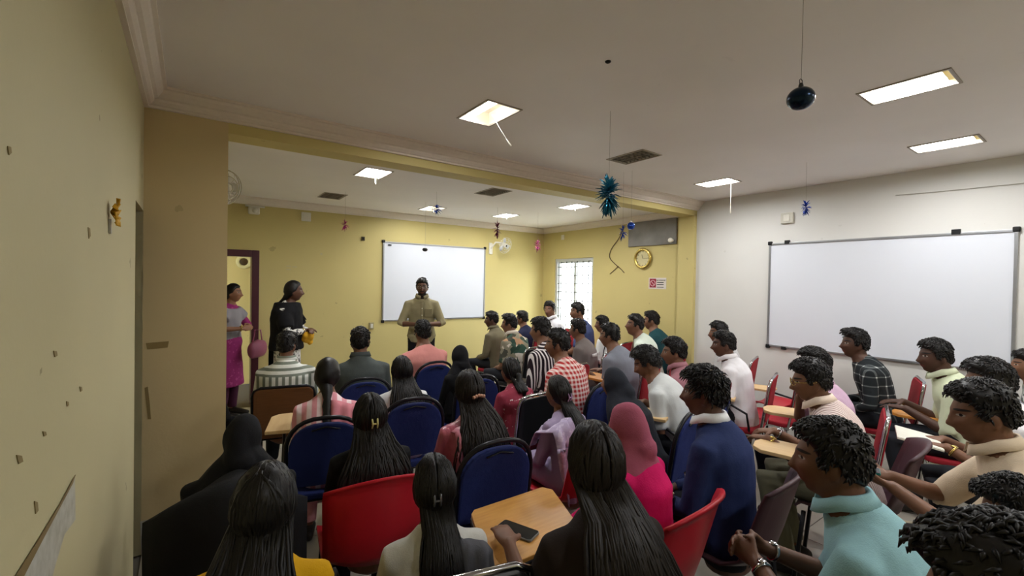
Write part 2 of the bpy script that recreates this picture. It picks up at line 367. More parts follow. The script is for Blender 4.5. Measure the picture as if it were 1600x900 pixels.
def fixture(k, x, y, z, st):
    off_ = {5: '_left', 6: '_middle', 7: '_right'}[k]+'_offscreen' if y < 0 else ''; r = empty('ceiling_light'+off_, (x, y, z)); lit = st != 'off'
    tag(r, {'on': 'lit recessed ceiling light ', 'half': 'half lit recessed ceiling light ', 'off': 'unlit recessed ceiling light '}[st]+WHERE[k], 'ceiling light', 'recessed ceiling lights')
    g = G(); t = .014; a, b = FW/2, FD/2
    for p, q in (((-a-t, -b-t), (a+t, -b)), ((-a-t, b), (a+t, b+t)), ((-a-t, -b), (-a, b)), ((a, -b), (a+t, b))): g.span((*p, -.006), (*q, .004))
    build(g, 'rim', M_FRM, r, False)
    g = G(); h = .085; g.span((-a, -b, h), (a, b, h+.006))
    for p, q in (((-a, -b), (a, -b+.005)), ((-a, b-.005), (a, b)), ((-a, -b), (-a+.005, b)), ((a-.005, -b), (a, b))): g.span((*p, 0), (*q, h))
    build(g, 'reflector_tray', M_REFL, r, False)
    xs = [-.075, -.03] if st == 'half' else [-.07, -.025, .025, .07]
    for xx in xs:
        build(G().tube([(xx, -b+.04, .03), (xx, b-.04, .03)], .014, 10), 'lamp_tube', M_LAMP if lit else M_TUBEOFF, r)
    build(G().box((0, -b+.02, .035), (FW*.8, .03, .04)), 'lamp_holder', plain('lamp_holder_yellow', '#d8c27a', .5), r, False)
    if st == 'off':
        for i in range(9): build(G().box((0, -b+FD*(i+.5)/9, .008), (FW-.012, .004, .022)), 'louver_blade', M_GRIL, r, False)
        for i in (-1, 0, 1): build(G().box((i*.06, 0, .008), (.004, FD-.012, .02)), 'louver_blade', M_GRIL, r, False)
    else:
        l = bpy.data.lights.new('lamp_glow', 'AREA'); l.shape = 'RECTANGLE'; l.size = FW*.4 if st == 'half' else FW*.8; l.size_y = FD*.75; l.energy = LAMP_W*(.8 if st == 'half' else 1); l.color = (.97, .985, 1)
        o = bpy.data.objects.new('lamp_glow'+off_, l); COL.objects.link(o); o.parent = r; o.location = (-.05 if st == 'half' else 0, 0, .012)
    if k in (0, 2, 3):
        e = {0: (.16, .02, -.13), 2: (.06, -.12, -.26), 3: (-.1, .1, -.03)}[k]
        if k != 3: build(G().tube([(.03, 0, 0) if k == 0 else (e[0], e[1], 0), (e[0]*.5+.01, e[1]*.5, e[2]*.5) if k == 0 else (e[0], e[1], e[2]*.5), e], .0025, 6).tube([e, (e[0]*(1.25 if k == 0 else 1), e[1]*(1.2 if k == 0 else 1), e[2]*1.28)], [.003, .007], 8), 'pull_cord', M_WHITEP, r)
    if k in (10, 12, 14, 15):
        build(G().tube([(.02, .0, .01), (.025, 0, -.1 if k == 10 else -.05)], .006 if k == 10 else .003, 8), 'dangling_wire', M_WHITEP, r)
        if k == 15: build(G().tube([(-.06, .05, .01), (-.05, .06, -.03)], .004, 6), 'dangling_wire', M_WHITEP, r); build(G().tube([(-.1, .08, .01), (-.1, .08, -.045)], .004, 6), 'dangling_wire', M_WHITEP, r)
for k, (x, y, st) in enumerate(FIX_MAIN): fixture(k, x, y, ZC, st)
for k, (x, y, st) in enumerate(FIX_FRONT): fixture(10+k, x, y, ZF, st)
# ------------------------------------------------------------------ things on the walls
def board(name, label, fn, L, z0, z1, marks):
    r = empty(name, fn(L/2, z0, 0)); tag(r, label, 'whiteboard')
    o = r.location.copy()
    def loc(a, z, d): return Vector(fn(a, z, d))-o
    def pc(nm, a, b, d0, d1, mt, bev=0): g = G().span(loc(a[0], a[1], d0), loc(b[0], b[1], d1)); return build(g, nm, mt, r, False, bevel=bev)
    pc('panel', (.01, z0+.01), (L-.01, z1-.01), .002, .014, M_BOARD)
    t = .022
    for a, b in (((0, z0), (L, z0+t)), ((0, z1-t), (L, z1)), ((0, z0+t), (t, z1-t)), ((L-t, z0+t), (L, z1-t))): pc('frame_rail', a, b, 0, .024, M_ALU, .003)
    for a in (0, L):
        for z in (z0, z1): pc('corner_cap', (a-.012, z-.022) if a == 0 else (a-.034, z-.022), (a+.034, z+.022) if a == 0 else (a+.012, z+.022), -.001, .03, M_BLACK, .008)
    for (a, z, w_, h_) in marks: pc('clip', (a, z), (a+w_, z+h_), .0, .03, M_BLACK, .003)
    return r
board('whiteboard', 'white marker board on the yellow front wall behind the speaker', lambda a, z, d: (2.358+a, YF-d, z), 1.835, 1.053, 2.274, [(.08, 2.21, .05, .02)])
board('whiteboard', 'long white marker board on the white side wall', lambda a, z, d: (XR-d, 2.517-a, z), 1.95, .985, 2.190, [(.17, 2.175, .05, .04), (1.55, 2.175, .06, .045), (.16, .965, .05, .035)])
def disc_pts(c, ax, bx, r, n=28): return [Vector(c)+Vector(ax)*r*math.cos(t)+Vector(bx)*r*math.sin(t) for t in np.linspace(0, 2*PI, n+1)[:-1]]
# clock
c = at_x(1006, 404, XR); r = tag(empty('wall_clock', c), 'round gold rimmed wall clock on the yellow side wall', 'clock'); R0 = .135
def yz(a, b, d): return (-d, -a, b)      # a to the right as seen from the room, b up, d out of the wall
build(G().tube([yz(R0*math.cos(t), R0*math.sin(t), .03) for t in np.linspace(0, 2*PI, 41)[:-1]], [(.017, .022)]*40, 10, closed=True), 'rim', M_GOLD, r)
g = G(); g.prism([(R0*.98*math.cos(t), R0*.98*math.sin(t)) for t in np.linspace(0, 2*PI, 33)[:-1]], 0, .025, lambda a, b, d: yz(a, b, d)); build(g, 'dial', plain('clock_dial', '#cfc598', .5), r, False)
for nm, ang, ln, wd in (('hour_hand', 105, .06, .008), ('minute_hand', 2, .10, .006)):
    a = math.radians(ang); build(G().tube([yz(0, 0, .029), yz(ln*math.cos(a), ln*math.sin(a), .029)], [(wd/2, .002), (wd/3, .002)], 6), nm, M_BLACK, r)
for k in range(12):
    a = PI/2-k*PI/6; Mx = Matrix(((0, 0, -1, -.0255), (-1, 0, 0, -.105*math.cos(a)), (0, 1, 0, .105*math.sin(a)), (0, 0, 0, 1)))
    text(str(k or 12), .034, 'numeral', M_BLACK, r, Mx)
# no-smoking style sign
a, b = at_x(1014, 434, XR), at_x(1041, 452, XR); c = (a+b)/2; w_, h_ = abs(a.y-b.y), abs(a.z-b.z)
r = tag(empty('wall_sign', c), 'small white notice with red prohibition symbol under the clock', 'sign')
def flat(nm, a0, b0, a1, b1, d0, d1, mt): return build(G().span(yz(a0, b0, d0), yz(a1, b1, d1)), nm, mt, r, False)
flat('plate', -w_/2, -h_/2, w_/2, h_/2, 0, .004, plain('sign_white', '#d8cfc6', .5)); flat('red_square', -w_*.44, -h_*.38, -w_*.07, h_*.42, .004, .0055, plain('sign_red', '#98283c', .5))
PK = plain('sign_pink', '#e3b9bb', .5); q = -w_*.255
build(G().tube([yz(q+.042*math.cos(t), .003+.042*math.sin(t), .0065) for t in np.linspace(0, 2*PI, 25)[:-1]], .005, 6, closed=True), 'prohibition_ring', PK, r); build(G().tube([yz(q-.03, .033, .0065), yz(q+.03, -.027, .0065)], .005, 6), 'prohibition_bar', PK, r)
for tx, zz, sz in (('NO SMOKING', h_*.27, .024), ('_', h_*.09, .018), ('_', -h_*.09, .020), ('_', -h_*.33, .02)):
    if '_' in tx: flat('print_line', -w_*.02, zz-.006, w_*.36, zz+.004, .004, .005, M_BLACK)
    else: text(tx, sz, 'lettering', M_BLACK, r, Matrix(((0, 0, -1, -.0045), (-1, 0, 0, -w_*.2), (0, 1, 0, zz), (0, 0, 0, 1))))
# grey board high on the side wall, bulb holder, wire
a, b = at_x(984, 352, XR), at_x(1058, 381, XR); t = NT('grey_board'); t.out(t.mix(t.noise(5, 5), srgb('#6f6c69'), srgb('#9a9894')), .8); MGB = t.m
tag(build(G().span((XR-.03, a.y, b.z), (XR, b.y, a.z+.03)), 'grey_board', MGB, None, False, bevel=.004), 'weathered grey board fixed high above the clock', 'board')
c = at_x(1053, 376, XR); r = tag(empty('wall_fitting', c), 'small white bulb in holder at the grey board corner', 'fitting')
build(G().tube([(0, 0, 0), (-.05, 0, 0)], .02, 10), 'holder', M_WHITEP, r); build(G().ball((-.08, 0, 0), .035, 14, 10), 'globe', plain('white_globe', '#f2eee2', .35), r)  # plain white plastic piece, gives no light
def chaikin(P_, k=2):
    for _ in range(k): P_ = [P_[0]]+[q for a_, b_ in zip(P_, P_[1:]) for q in (a_.lerp(b_, .25), a_.lerp(b_, .75))]+[P_[-1]]
    return P_
def wire(label, pts, rad, mt): pts = chaikin(pts); tag(build(G().tube(pts, rad, 6), 'wire', mt), label, 'wire')
M_WIRE = plain('brown_wire', '#5a4630', .6)
wp = [at_x(u, v, XR-.012) for u, v in ((975, 352), (968, 372), (955, 388), (951, 402), (960, 412), (970, 420), (975, 426))]; wire('brown cable curling down the wall left of the clock', wp, .006, M_WIRE)
wire('short brown cable end below the curling cable', [at_x(u, v, XR-.012) for u, v in ((966, 416), (960, 422), (953, 428))], .005, M_WIRE)
wire('thin cable line high above the long whiteboard', [at_x(u, v, XR-.008) for u, v in ((1400, 305), (1470, 299), (1560, 290), (1640, 282))], .004, plain('pale_wire', '#b5b2a8', .6))
def plate(u, v, plane, w_, h_, label, mt, cat, d=.03, extra=None):
    c = at_x(u, v, XR) if plane == 'x' else at_y(u, v, YF); nm = cat.replace(' ', '_'); r = tag(empty(nm, c), label, cat)
    sz = (d, w_, h_) if plane == 'x' else (w_, d, h_); of = (-d/2, 0, 0) if plane == 'x' else (0, -d/2, 0)
    build(G().box(of, sz), 'backplate', mt, r, False, bevel=.004)
    f = (-d-.004, 0, 0) if plane == 'x' else (0, -d-.004, 0); build(G().box(f, (.01, w_*.5, h_*.6) if plane == 'x' else (w_*.5, .01, h_*.6)), 'cover', extra or M_WHITEP, r, False, bevel=.003)
    return r
plate(478, 339, 'y', .12, .12, 'square white switch box high on the front wall', M_WHITEP, 'switch box')
plate(580, 509, 'y', .07, .10, 'small socket at the lower left of the front whiteboard', plain('socket_tan', '#a39a74', .5), 'wall socket', .02)
plate(1231, 341, 'x', .13, .12, 'white junction box above the long whiteboard', plain('box_white', '#cfccc0', .5), 'junction box', .03)
plate(880, 371, 'x', .07, .09, 'small white hook plate near the ceiling over the window', M_WHITEP, 'hook plate', .02)
plate(567, 373, 'y', .05, .06, 'small dark bracket above the front whiteboard corner', plain('bracket_dark', '#5a5038', .6), 'wall bracket', .02, M_BLACK)
# cctv camera near the door
c = at_y(398, 329, YF-.06); r = tag(empty('security_camera', c), 'white dome security camera above the door', 'camera')
build(G().span((-.07, .0, -.045), (.06, .06, .05)), 'housing', M_WHITEP, r, False, bevel=.015); build(G().tube([(0, 0, 0), (0, -.03, -.002)], .03, 14), 'lens_ring', M_WHITEP, r); build(G().ball((.0, -.036, -.002), (.02, .016, .02), 12, 8), 'lens', M_BLACK, r); build(G().span((-.1, .03, .05), (.12, .06, .07)), 'bracket', M_WHITEP, r, False)
# wall fan: head, cage, pivot
c = at_y(788, 383, YF-.2); r = tag(empty('wall_fan', c), 'white wall mounted fan on bracket right of the front whiteboard', 'fan')
build(G().span((-.20, .17, -.16), (-.13, .2, .04)), 'wall_plate', M_WHITEP, r, False, bevel=.008); build(G().tube([(-.165, .17, -.05), (-.1, .12, .05), (-.04, .04, .04)], .016, 8), 'arm', M_WHITEP, r)
fd = Vector((.15, -.95, -.3)).normalized(); sx_ = Vector((1, .15, 0)).normalized(); uy = fd.cross(sx_)*-1
build(G().tube([-fd*.05, fd*.03], [.045, .035], 14), 'motor', M_WHITEP, r); build(G().ball(fd*.05-uy*.0, .02, 10, 8), 'hub', M_BLACK, r)
for rr in (.04, .075, .11, .14): build(G().tube(disc_pts(fd*(.05 if rr < .13 else .03), sx_, uy, rr, 24), .0028, 5, closed=True), 'cage_ring', M_WHITEP, r)
for k in range(10): a = 2*PI*k/10; e = sx_*math.cos(a)+uy*math.sin(a); build(G().tube([fd*.055+e*.02, fd*.05+e*.09, fd*.03+e*.14, e*.13-fd*.02], .0022, 5), 'cage_wire', M_WHITEP, r)
for k in range(3):
    a = 2*PI*k/3+.4; e = sx_*math.cos(a)+uy*math.sin(a); f = fd.cross(e); build(G().sheet([[e*.03+f*.015, e*.03-f*.015], [e*.08+f*.05+fd*.012, e*.08-f*.03], [e*.125+f*.045+fd*.012, e*.125-f*.015]], .003), 'blade', plain('fan_blade', '#c9ccd2', .4), r)
# big fan cage half behind the pillar
c = at_y(349, 292, 4.6); r = tag(empty('wall_fan', c), 'beige fan cage peeking out past the pillar edge', 'fan'); fd = Vector((.55, -.8, -.25)).normalized(); sx_ = Vector((.82, .57, 0)).normalized(); uy = fd.cross(sx_)*-1
M_BEI = plain('beige_fan', '#b5ab92', .5)
for rr, dd in ((.15, 0), (.145, .03), (.1, .045), (.05, .05)): build(G().tube(disc_pts(fd*dd, sx_, uy, rr, 28), .004, 6, closed=True), 'cage_ring', M_BEI, r)
for k in range(12): a = 2*PI*k/12; e = sx_*math.cos(a)+uy*math.sin(a); build(G().tube([fd*.05+e*.02, fd*.045+e*.1, e*.15], .002, 5), 'cage_wire', M_BEI, r)
build(G().tube([-fd*.1, fd*.03], .045, 14), 'motor', M_BEI, r)
for k in range(3):
    a = 2*PI*k/3; e = sx_*math.cos(a)+uy*math.sin(a); f = fd.cross(e); build(G().sheet([[e*.03+f*.015, e*.03-f*.015], [e*.08+f*.055, e*.08-f*.03], [e*.13+f*.045, e*.13-f*.015]], .003), 'blade', M_BEI, r)
pl = Vector((XL, 4.95, 2.2))-c; build(G().tube([-fd*.08, (-fd*.15+pl)*.5, pl], .014, 8).ball(pl, (.03, .06, .08), 10, 8), 'arm', M_BEI, r); build(G().tube([(0, 0, -.05), (.05, -.05, -.12), (-.06, -.02, -.26)], .003, 6), 'pull_cord', M_WHITEP, r)
# disc in the doorway
c = at_y(381, 409, YF+1.5); r = tag(empty('wall_disc', c), 'pale round disc with dark centre seen through the doorway', 'disc'); build(G().tube([(.085*math.cos(t), -.015, .085*math.sin(t)) for t in np.linspace(0, 2*PI, 25)[:-1]], [(.028, .015)]*24, 10, closed=True), 'ring', plain('pale_yellow_plastic', '#d6cf9a', .5), r); build(G().ball((0, -.01, 0), (.06, .012, .06), 14, 8), 'centre', plain('dark_brown', '#4a3b22', .6), r)
# tape pieces on the front wall
for u, v, l in ((451, 416, 'short strip of clear tape on the front wall, upper pair left'), (460, 417, 'short strip of clear tape on the front wall, upper pair right'), (451, 421, 'lower clear tape scrap on the front wall beside the teacher'), (502, 397, 'tiny white paint chip on the front wall')):
    p = at_y(u, v, YF); tag(build(G().box(p+Vector((0, -.002, 0)), (.06 if u != 502 else .025, .004, .012 if u != 502 else .03)), 'tape_strip', plain('tape_pale', '#c3b98d', .4), None, False, bevel=.001), l, 'tape')
# left wall: torn paper, flower, scraps
def torn(pts, label, name, mat, plane):
    g = G(); n = len(pts); V = [plane(p, 0) for p in pts]+[plane(p, .0012) for p in pts]; g.add(V, [tuple(range(n-1, -1, -1)), tuple(range(n, 2*n))]+[(i, (i+1) % n, n+(i+1) % n, n+i) for i in range(n)]); return tag(build(g, name, mat, None, False), label, 'paper' if 'paper' in name else ('tape' if 'tape' in name else 'mark'))
t = NT('torn_paper'); t.out(t.mix(t.noise(30, 4), srgb('#8f8a78'), srgb('#d0cfc6')), .6); M_PAPER = t.m
lw = lambda p, d: at_x(p[0], p[1], XL+.0005)+Vector((d, 0, 0))
torn([(25, 900), (60, 850), (95, 785), (116, 745), (117, 812), (100, 835), (85, 885), (80, 905)], 'torn strip of shiny paper peeling off the cream wall', 'torn_paper', M_PAPER, lw)
torn([(22, 900), (55, 848), (92, 787), (116, 742), (112, 755), (88, 800), (62, 848), (34, 902)], 'brown adhesive streak along the torn paper edge', 'glue_streak', plain('brown_glue', '#7d6a45', .7), lambda p, d: lw(p, d)+Vector((.0015, 0, 0)))
pw = lambda p, d: at_y(p[0], p[1], YP-.0005)+Vector((0, -d, 0))
torn([(219, 815), (230, 812), (237, 815), (236, 905), (222, 905)], 'pale paper strip low at the pillar corner', 'paper_strip', M_PAPER, pw)
torn([(228, 536), (264, 533), (262, 543), (230, 546)], 'small brown tape rectangle on the pillar', 'tape_patch', plain('brown_tape', '#8f7a4d', .5), pw)
torn([(226, 606), (231, 604), (234, 630), (236, 655), (231, 655)], 'thin brown scrape mark on the pillar', 'scrape_mark', plain('brown_scrape', '#86734a', .8), pw)
for i, (u, v, a, b) in enumerate(((14, 235, 3, 7), (139, 364, 2, 9), (86, 553, 3, 5), (30, 718, 5, 7), (69, 678, 3, 4), (56, 793, 3, 10), (105, 631, 2, 4), (126, 608, 2, 4))):
    torn([(u-a, v-b), (u+a*.6, v-b*.8), (u+a, v+b*.5), (u-a*.3, v+b)], 'brown chipped paint mark on the cream wall, '+('high near the frame edge', 'below the yellow flower', 'mid height, round', 'dark, smeared, above the torn paper', 'small, right of the smeared one', 'long, beside the torn paper', 'tiny, upper', 'tiny, uppermost of the scattered ones')[i], 'chip_mark', plain('brown_chip', '#8d7c55', .8), lw)
c = at_x(170, 331, XL); r = tag(empty('paper_flower', c), 'crumpled yellow paper flower stuck on the cream wall', 'decoration'); M_YF = plain('yellow_crepe', '#c9971a', .6)
for k in range(7):
    a = 2*PI*k/7; build(G().sheet([[Vector((.005, .004*math.cos(a+1), .004*math.sin(a+1))), Vector((.005, .004*math.cos(a-1), .004*math.sin(a-1)))], [Vector((.03, .03*math.cos(a+.4), .032*math.sin(a+.4))), Vector((.02, .03*math.cos(a-.4), .032*math.sin(a-.4)))], [Vector((.012+.01*(k % 3), .036*math.cos(a+.15), .05*math.sin(a+.15))), Vector((.02, .036*math.cos(a-.15), .05*math.sin(a-.15)))]], .002), 'petal', M_YF, r)
build(G().box((.004, .0, -.05), (.006, .02, .05)), 'tape', M_PAPER, r, False)
# small bits: ceiling dot, magnets on the board
tag(build(G().ball(at_z(950, 96, ZC), (.016, .016, .01), 10, 6), 'ceiling_hook', M_BLACK), 'tiny dark hook in the ceiling between the lights', 'hook')
# ------------------------------------------------------------------ hanging decorations
def shiny(name, col): t = NT(name); n = t.noise(60, 2); c = srgb(col); t.out(t.mix(n, tuple(x*.6 for x in c), tuple(min(1, x*1.4) for x in c)), .22, .7, .6); return t.m
M_BT, M_BB, M_PT, M_DM, M_DB = shiny('teal_tinsel', '#1d6f8d'), shiny('blue_foil', '#2c52b8'), shiny('pink_foil', '#c4428c'), shiny('dark_magenta_foil', '#7c1f4e'), shiny('midnight_bauble', '#12283f')
M_STRING = plain('grey_string', '#969087', .8)
def hang(name, label, u, v, d, ztop): 
    c = at_d(u, v, d); ztop = ZC if c.y < YP else (2.62 if c.y < YP+.2 else ZF); r = tag(empty(name, c), label, 'decoration'); build(G().tube([(0, 0, .01), (.002, 0, (ztop-c.z)*.5), (0, 0, ztop-c.z)], .0009, 5), 'string', M_STRING, r); return r
def tinsel(r, mt, R_, n, el=1., seed=1):
    rn = random.Random(seed)
    for k in range(n):
        a = rn.uniform(0, 2*PI); b = rn.uniform(-1, 1); q = math.sqrt(1-b*b); e = Vector((q*math.cos(a), q*math.sin(a), b*el)); s_ = e.cross(Vector((.3, .2, 1))).normalized()*R_*.07; L = R_*rn.uniform(.6, 1.1)
        z0 = Vector((0, 0, b*R_*el*.5)); m_ = z0+e*L*.55+Vector((0, 0, R_*.06))
        build(G().sheet([[z0-s_, z0+s_], [m_-s_*1.3, m_+s_*1.3], [z0+e*L-s_*.3-Vector((0, 0, R_*.1)), z0+e*L+s_*.3-Vector((0, 0, R_*.1))]], .0012), 'tinsel_strip', mt, r)
r = hang('hanging_tinsel', 'bushy teal tinsel tassel hanging before the beam', 951, 305, 2.9, ZC); tinsel(r, M_BT, .085, 150, 1.15, 2)
r = hang('hanging_bauble', 'dark blue glass bauble on a long string near the big light', 1251, 154, 1.5, ZC)
build(G().ball((0, 0, -.0), (.042, .042, .037), 24, 16), 'bauble', M_DB, r); build(G().tube([(0, 0, .03), (0, 0, .046)], [.009, .007], 10), 'cap', plain('cap_grey', '#4a4a4a', .3, .8), r); build(G().tube([(.012*math.cos(t), 0, .055+.01*math.sin(t)) for t in np.linspace(0, 2*PI, 13)[:-1]], .0012, 5, closed=True), 'loop', M_BLACK, r)
r = hang('hanging_bauble', 'shiny blue bauble hanging before the grey board', 986, 353, 4.4, ZF); build(G().ball((0, 0, 0), .038, 18, 12), 'bauble', M_BB, r); build(G().tube([(0, 0, .03), (0, 0, .05)], .01, 8), 'cap', M_CHROME, r)
r = hang('hanging_tinsel', 'blue foil tuft beside the shiny blue bauble', 973, 363, 4.45, ZF); tinsel(r, M_BB, .05, 36, 1.2, 3)
r = hang('hanging_tinsel', 'bright blue foil cube tuft against the white wall', 1259, 325, 4.0, ZC); tinsel(r, M_BB, .055, 40, 1., 4)
r = hang('hanging_star', 'blue foil star hanging by the light near the speaker', 682, 327, 5.2, ZF); tinsel(r, M_BB, .07, 36, .7, 5)
r = hang('hanging_bauble', 'small black bauble dangling in front of the front whiteboard', 664, 390, 5.9, ZF); build(G().ball((0, 0, 0), (.035, .035, .026), 16, 10), 'bauble', M_BLACK, r)
r = hang('hanging_tinsel', 'magenta foil rosette on the front wall left of whiteboard', 539, 352, 5.3, ZF); tinsel(r, M_PT, .055, 40, .9, 6)
r = hang('hanging_tinsel', 'dark magenta foil tassel above the wall fan', 777, 359, 6.2, ZF); tinsel(r, M_DM, .07, 44, 1.3, 7)
r = hang('hanging_tinsel', 'light pink foil tuft near the window corner', 840, 383, 6.6, ZF); tinsel(r, M_PT, .065, 40, 1.1, 8)
# ------------------------------------------------------------------ chairs (origin on the floor under the sitter's hips, sitter faces +Y)
M_BLUE = fabric('navy_upholstery', '#232f66', .8); M_REDF = fabric('red_upholstery', '#9c2631', .75); M_REDP = plain('red_plastic', '#c22433', .35); M_BLKU = plain('black_vinyl', '#17181a', .4); M_MARP = plain('maroon_plastic', '#4b343a', .4); M_BRN = wood('brown_plywood', '#5d3c22', '#79502e', 0)
def arch(w_, z0, z1, r):
    P = [(-w_/2, z0), (w_/2, z0)]
    n = 14
    for i in range(n+1): a = PI*i/n; P.append((w_/2*math.copysign(abs(math.cos(a))**.75, math.cos(a)), z1-r+r*math.sin(a)))
    return P
def backfn(y0, tilt, curve=0.): return lambda x, z, d: (x, y0-(z-.45)*tilt+d+curve*x*x, z)
CH = {}
def chair_parts(kind):
    L = []
    fm = M_CHROME if kind in ('black', 'redpad') else M_TUBE
    def leg(sx, sy): return G().tube([(sx*.19, sy*.18+.03, .43), (sx*.205, sy*.22+.03, 0)], .0115, 8, cap='flat')
    if kind in ('blue', 'black', 'redpad', 'brown'):
        for sx in (-1, 1):
            for sy in (-1, 1): L.append(('leg', leg(sx, sy), fm, 0))
        L.append(('seat_frame', G().tube([(-.2, -.17, .42), (.2, -.17, .42), (.2, .23, .42), (-.2, .23, .42)], .01, 8, closed=True), fm, 0))
        pad = {'blue': M_BLUE, 'black': M_BLKU, 'redpad': M_REDF, 'brown': M_BRN}[kind]
        g = G().prism(rrect(.42, .42, .06), .425, .465, lambda x, y, z: (x, y+.03, z)); L.append(('seat', g, pad, .012))
        b = backfn(-.2, .14, .35)
        if kind == 'blue':
            o = arch(.385, .52, .885, .16); L.append(('backrest', G().prism(o, -.02, .02, b), pad, .008))
            h = arch(.41, .40, .915, .18)[1:]; h = h+[(-.205, .40)]
            L.append(('back_frame', G().tube([b(x, z, -.002) for x, z in h], .0125, 8), M_TUBE, 0))
            L.append(('grip_cutout', G().tube([b(x, .868-abs(x)*.25, -.022) for x in (-.07, -.035, 0, .035, .07)], [(.008, .004)]*5, 6), M_TUBE, 0))
        else:
            lo_ = .07 if kind == 'brown' else 0.; q = [(x, z+.72-lo_) for x, z in rrect(.42, .36 if kind != 'black' else .34, .05)]
            L.append(('backrest', G().prism(q, -.016, .016, b), pad, .006))
            h = [(-.218, .42), (-.218, .84), (-.205, .885), (-.16, .91), (.16, .91), (.205, .885), (.218, .84), (.218, .42)]
            h = [(x, z-lo_ if z > .5 else z) for x, z in h]; L.append(('back_frame', G().tube([b(x, z, 0) for x, z in h], .011, 8), fm if kind != 'brown' else M_TUBE, 0))
    else:
        mt = M_REDP if kind == 'plastic' else M_MARP
        for sx in (-1, 1):
            for sy in (-1, 1): L.append(('leg', leg(sx, sy), M_TUBE, 0))
        # moulded shell: seat and back swept as one curved sheet
        prof = [(.25, .43), (.22, .455), (.1, .45), (-.05, .445), (-.15, .46), (-.2, .52), (-.23, .62), (-.26, .74), (-.285, .84), (-.30, .885), (-.315, .89)]
        gr = []
        for k, (y, z) in enumerate(prof):
            wv = .215+.012*min(1, max(0, (z-.5)*3)); row = []
            for j in range(11):
                x = -wv+2*wv*j/10; c = (x/wv)**2
                zz = z+(.03*c if k < 5 else -.05*c*max(0, (z-.6)/.29)); yy = y+(.075*c if k >= 4 else 0)
                row.append((x, yy, zz))
            gr.append(row)
        L.append(('shell', G().sheet(gr, .012), mt, 0))
    return L
TABOUT = [(-.13, -.26), (.10, -.27), (.14, -.22), (.14, .18), (.10, .25), (.02, .28), (-.08, .26), (-.13, .19)]
def chair(kind, x, y, rz, label, tablet=None, dz=0):
    r = empty('chair', (x, y, dz), rz); tag(r, label, 'chair', 'students chairs')
    if kind not in CH: CH[kind] = [(nm, build(g, nm, mt, r, True if nm not in ('seat', 'backrest') else False, bevel=bv), mt) for nm, g, mt, bv in chair_parts(kind)]
    else:
        for nm, o, mt in CH[kind]: c = o.copy(); COL.objects.link(c); c.parent = r
    if tablet:
        (wx, wy, wz), trz, ln, wd, mt = tablet; dr_ = Vector((wx, wy, wz))-EYE; best = None; Ri = Matrix.Rotation(-rz, 3, 'Z')
        for zz in np.linspace(.66, .75, 10):        # height of the board along the line of sight that suits its chair best
            w_ = EYE+dr_*((zz-CZ)/dr_.z); q = Ri @ Vector((w_.x-x, w_.y-y, 0)); sg = 1 if q.x >= 0 else -1
            sc_ = math.hypot(q.x-sg*.24, q.y-.31)+abs(zz-.71)*.6
            if best is None or sc_ < best[0]: best = (sc_, sg*min(.25, max(.15, abs(q.x))), min(.27, max(.2, q.y)), zz)
        p = Vector((best[1], best[2], best[3]-dz)); ln = min(ln, .38); wd = min(wd, .25)
        R_ = Matrix.Rotation(max(-.15, min(.15, trz-rz)), 3, 'Z')
        def fn(a, b, z): q = R_ @ Vector((a*wd/.27, b*ln/.54, 0)); return (p.x+q.x, p.y+q.y, p.z+z)
        t = build(G().prism(TABOUT, -.011, .011, fn), 'writing_tablet', mt, r, False, bevel=.004)
        sx = 1 if p.x > 0 else -1
        build(G().tube([(sx*.2, -.1, .44), (sx*.23, -.08, .60), (p.x, p.y-.05, p.z-.014), (p.x, p.y+.08, p.z-.014)], .01, 8), 'tablet_arm', M_TUBE, t)
    return r
# ------------------------------------------------------------------ people
def sstep(a, b, x): t = np.clip((x-a)/(b-a), 0, 1); return t*t*(3-2*t)
def sphere_dirs(nu, nv):
    V = [(0, 0, 1)]
    for i in range(1, nv):
        for j in range(nu): a = PI*i/nv; b = 2*PI*j/nu; V.append((math.sin(a)*math.cos(b), math.sin(a)*math.sin(b), math.cos(a)))
    V.append((0, 0, -1)); return np.array(V)
def head_pts(D):
    dx, dy, dz = D.T
    x = .073*dx; y = .094*dy; z = .115*dz; low = np.clip(-dz, 0, 1); fr_ = np.clip(dy, 0, 1); bk = np.clip(-dy, 0, 1)
    x = x*(1-.30*low**1.6)*(1-.07*fr_)*(1-.05*np.clip(dz, 0, 1)); y = y*(1-.5*bk*low**1.2); y = np.where(dz > .2, y-.004*dz, y)
    ax = abs(x); ga = lambda cx, cz, sx, sz: np.exp(-((ax-cx)/sx)**2-((z-cz)/sz)**2)*(dy > .1)
    y = y+.014*ga(0, -.008, .010, .022)+.027*ga(0, -.030, .013, .013)+.004*ga(0, .03, .04, .010)-.011*ga(.031, .011, .016, .011)+.006*ga(.034, -.02, .016, .014)
    y = y+.007*ga(0, -.062, .02, .010)-.003*ga(0, -.078, .02, .006)+.012*ga(0, -.096, .02, .014)
    return np.stack([x, y, z], 1)
HD = sphere_dirs(60, 44); HP = head_pts(HD); HF = sphere_faces(60, 44); HN = HP/np.array([.073, .094, .115])**2; HN = HN/np.linalg.norm(HN, axis=1)[:, None]
HD2 = sphere_dirs(40, 28); HP2 = head_pts(HD2); HF2 = sphere_faces(40, 28); HN2 = HP2/np.array([.073, .094, .115])**2; HN2 = HN2/np.linalg.norm(HN2, axis=1)[:, None]
def ik(S, W, pole, l1, l2):
    S = Vector(S); W = Vector(W); d = W-S; L = min(d.length, (l1+l2)*.995); u = d.normalized(); W = S+u*L
    a = (l1*l1-l2*l2+L*L)/(2*L); h = math.sqrt(max(0, l1*l1-a*a)); p = Vector(pole)-S; p = p-u*p.dot(u)
    p = p.normalized() if p.length > 1e-6 else Vector((0, -1, 0)); return S+u*a+p*h, W
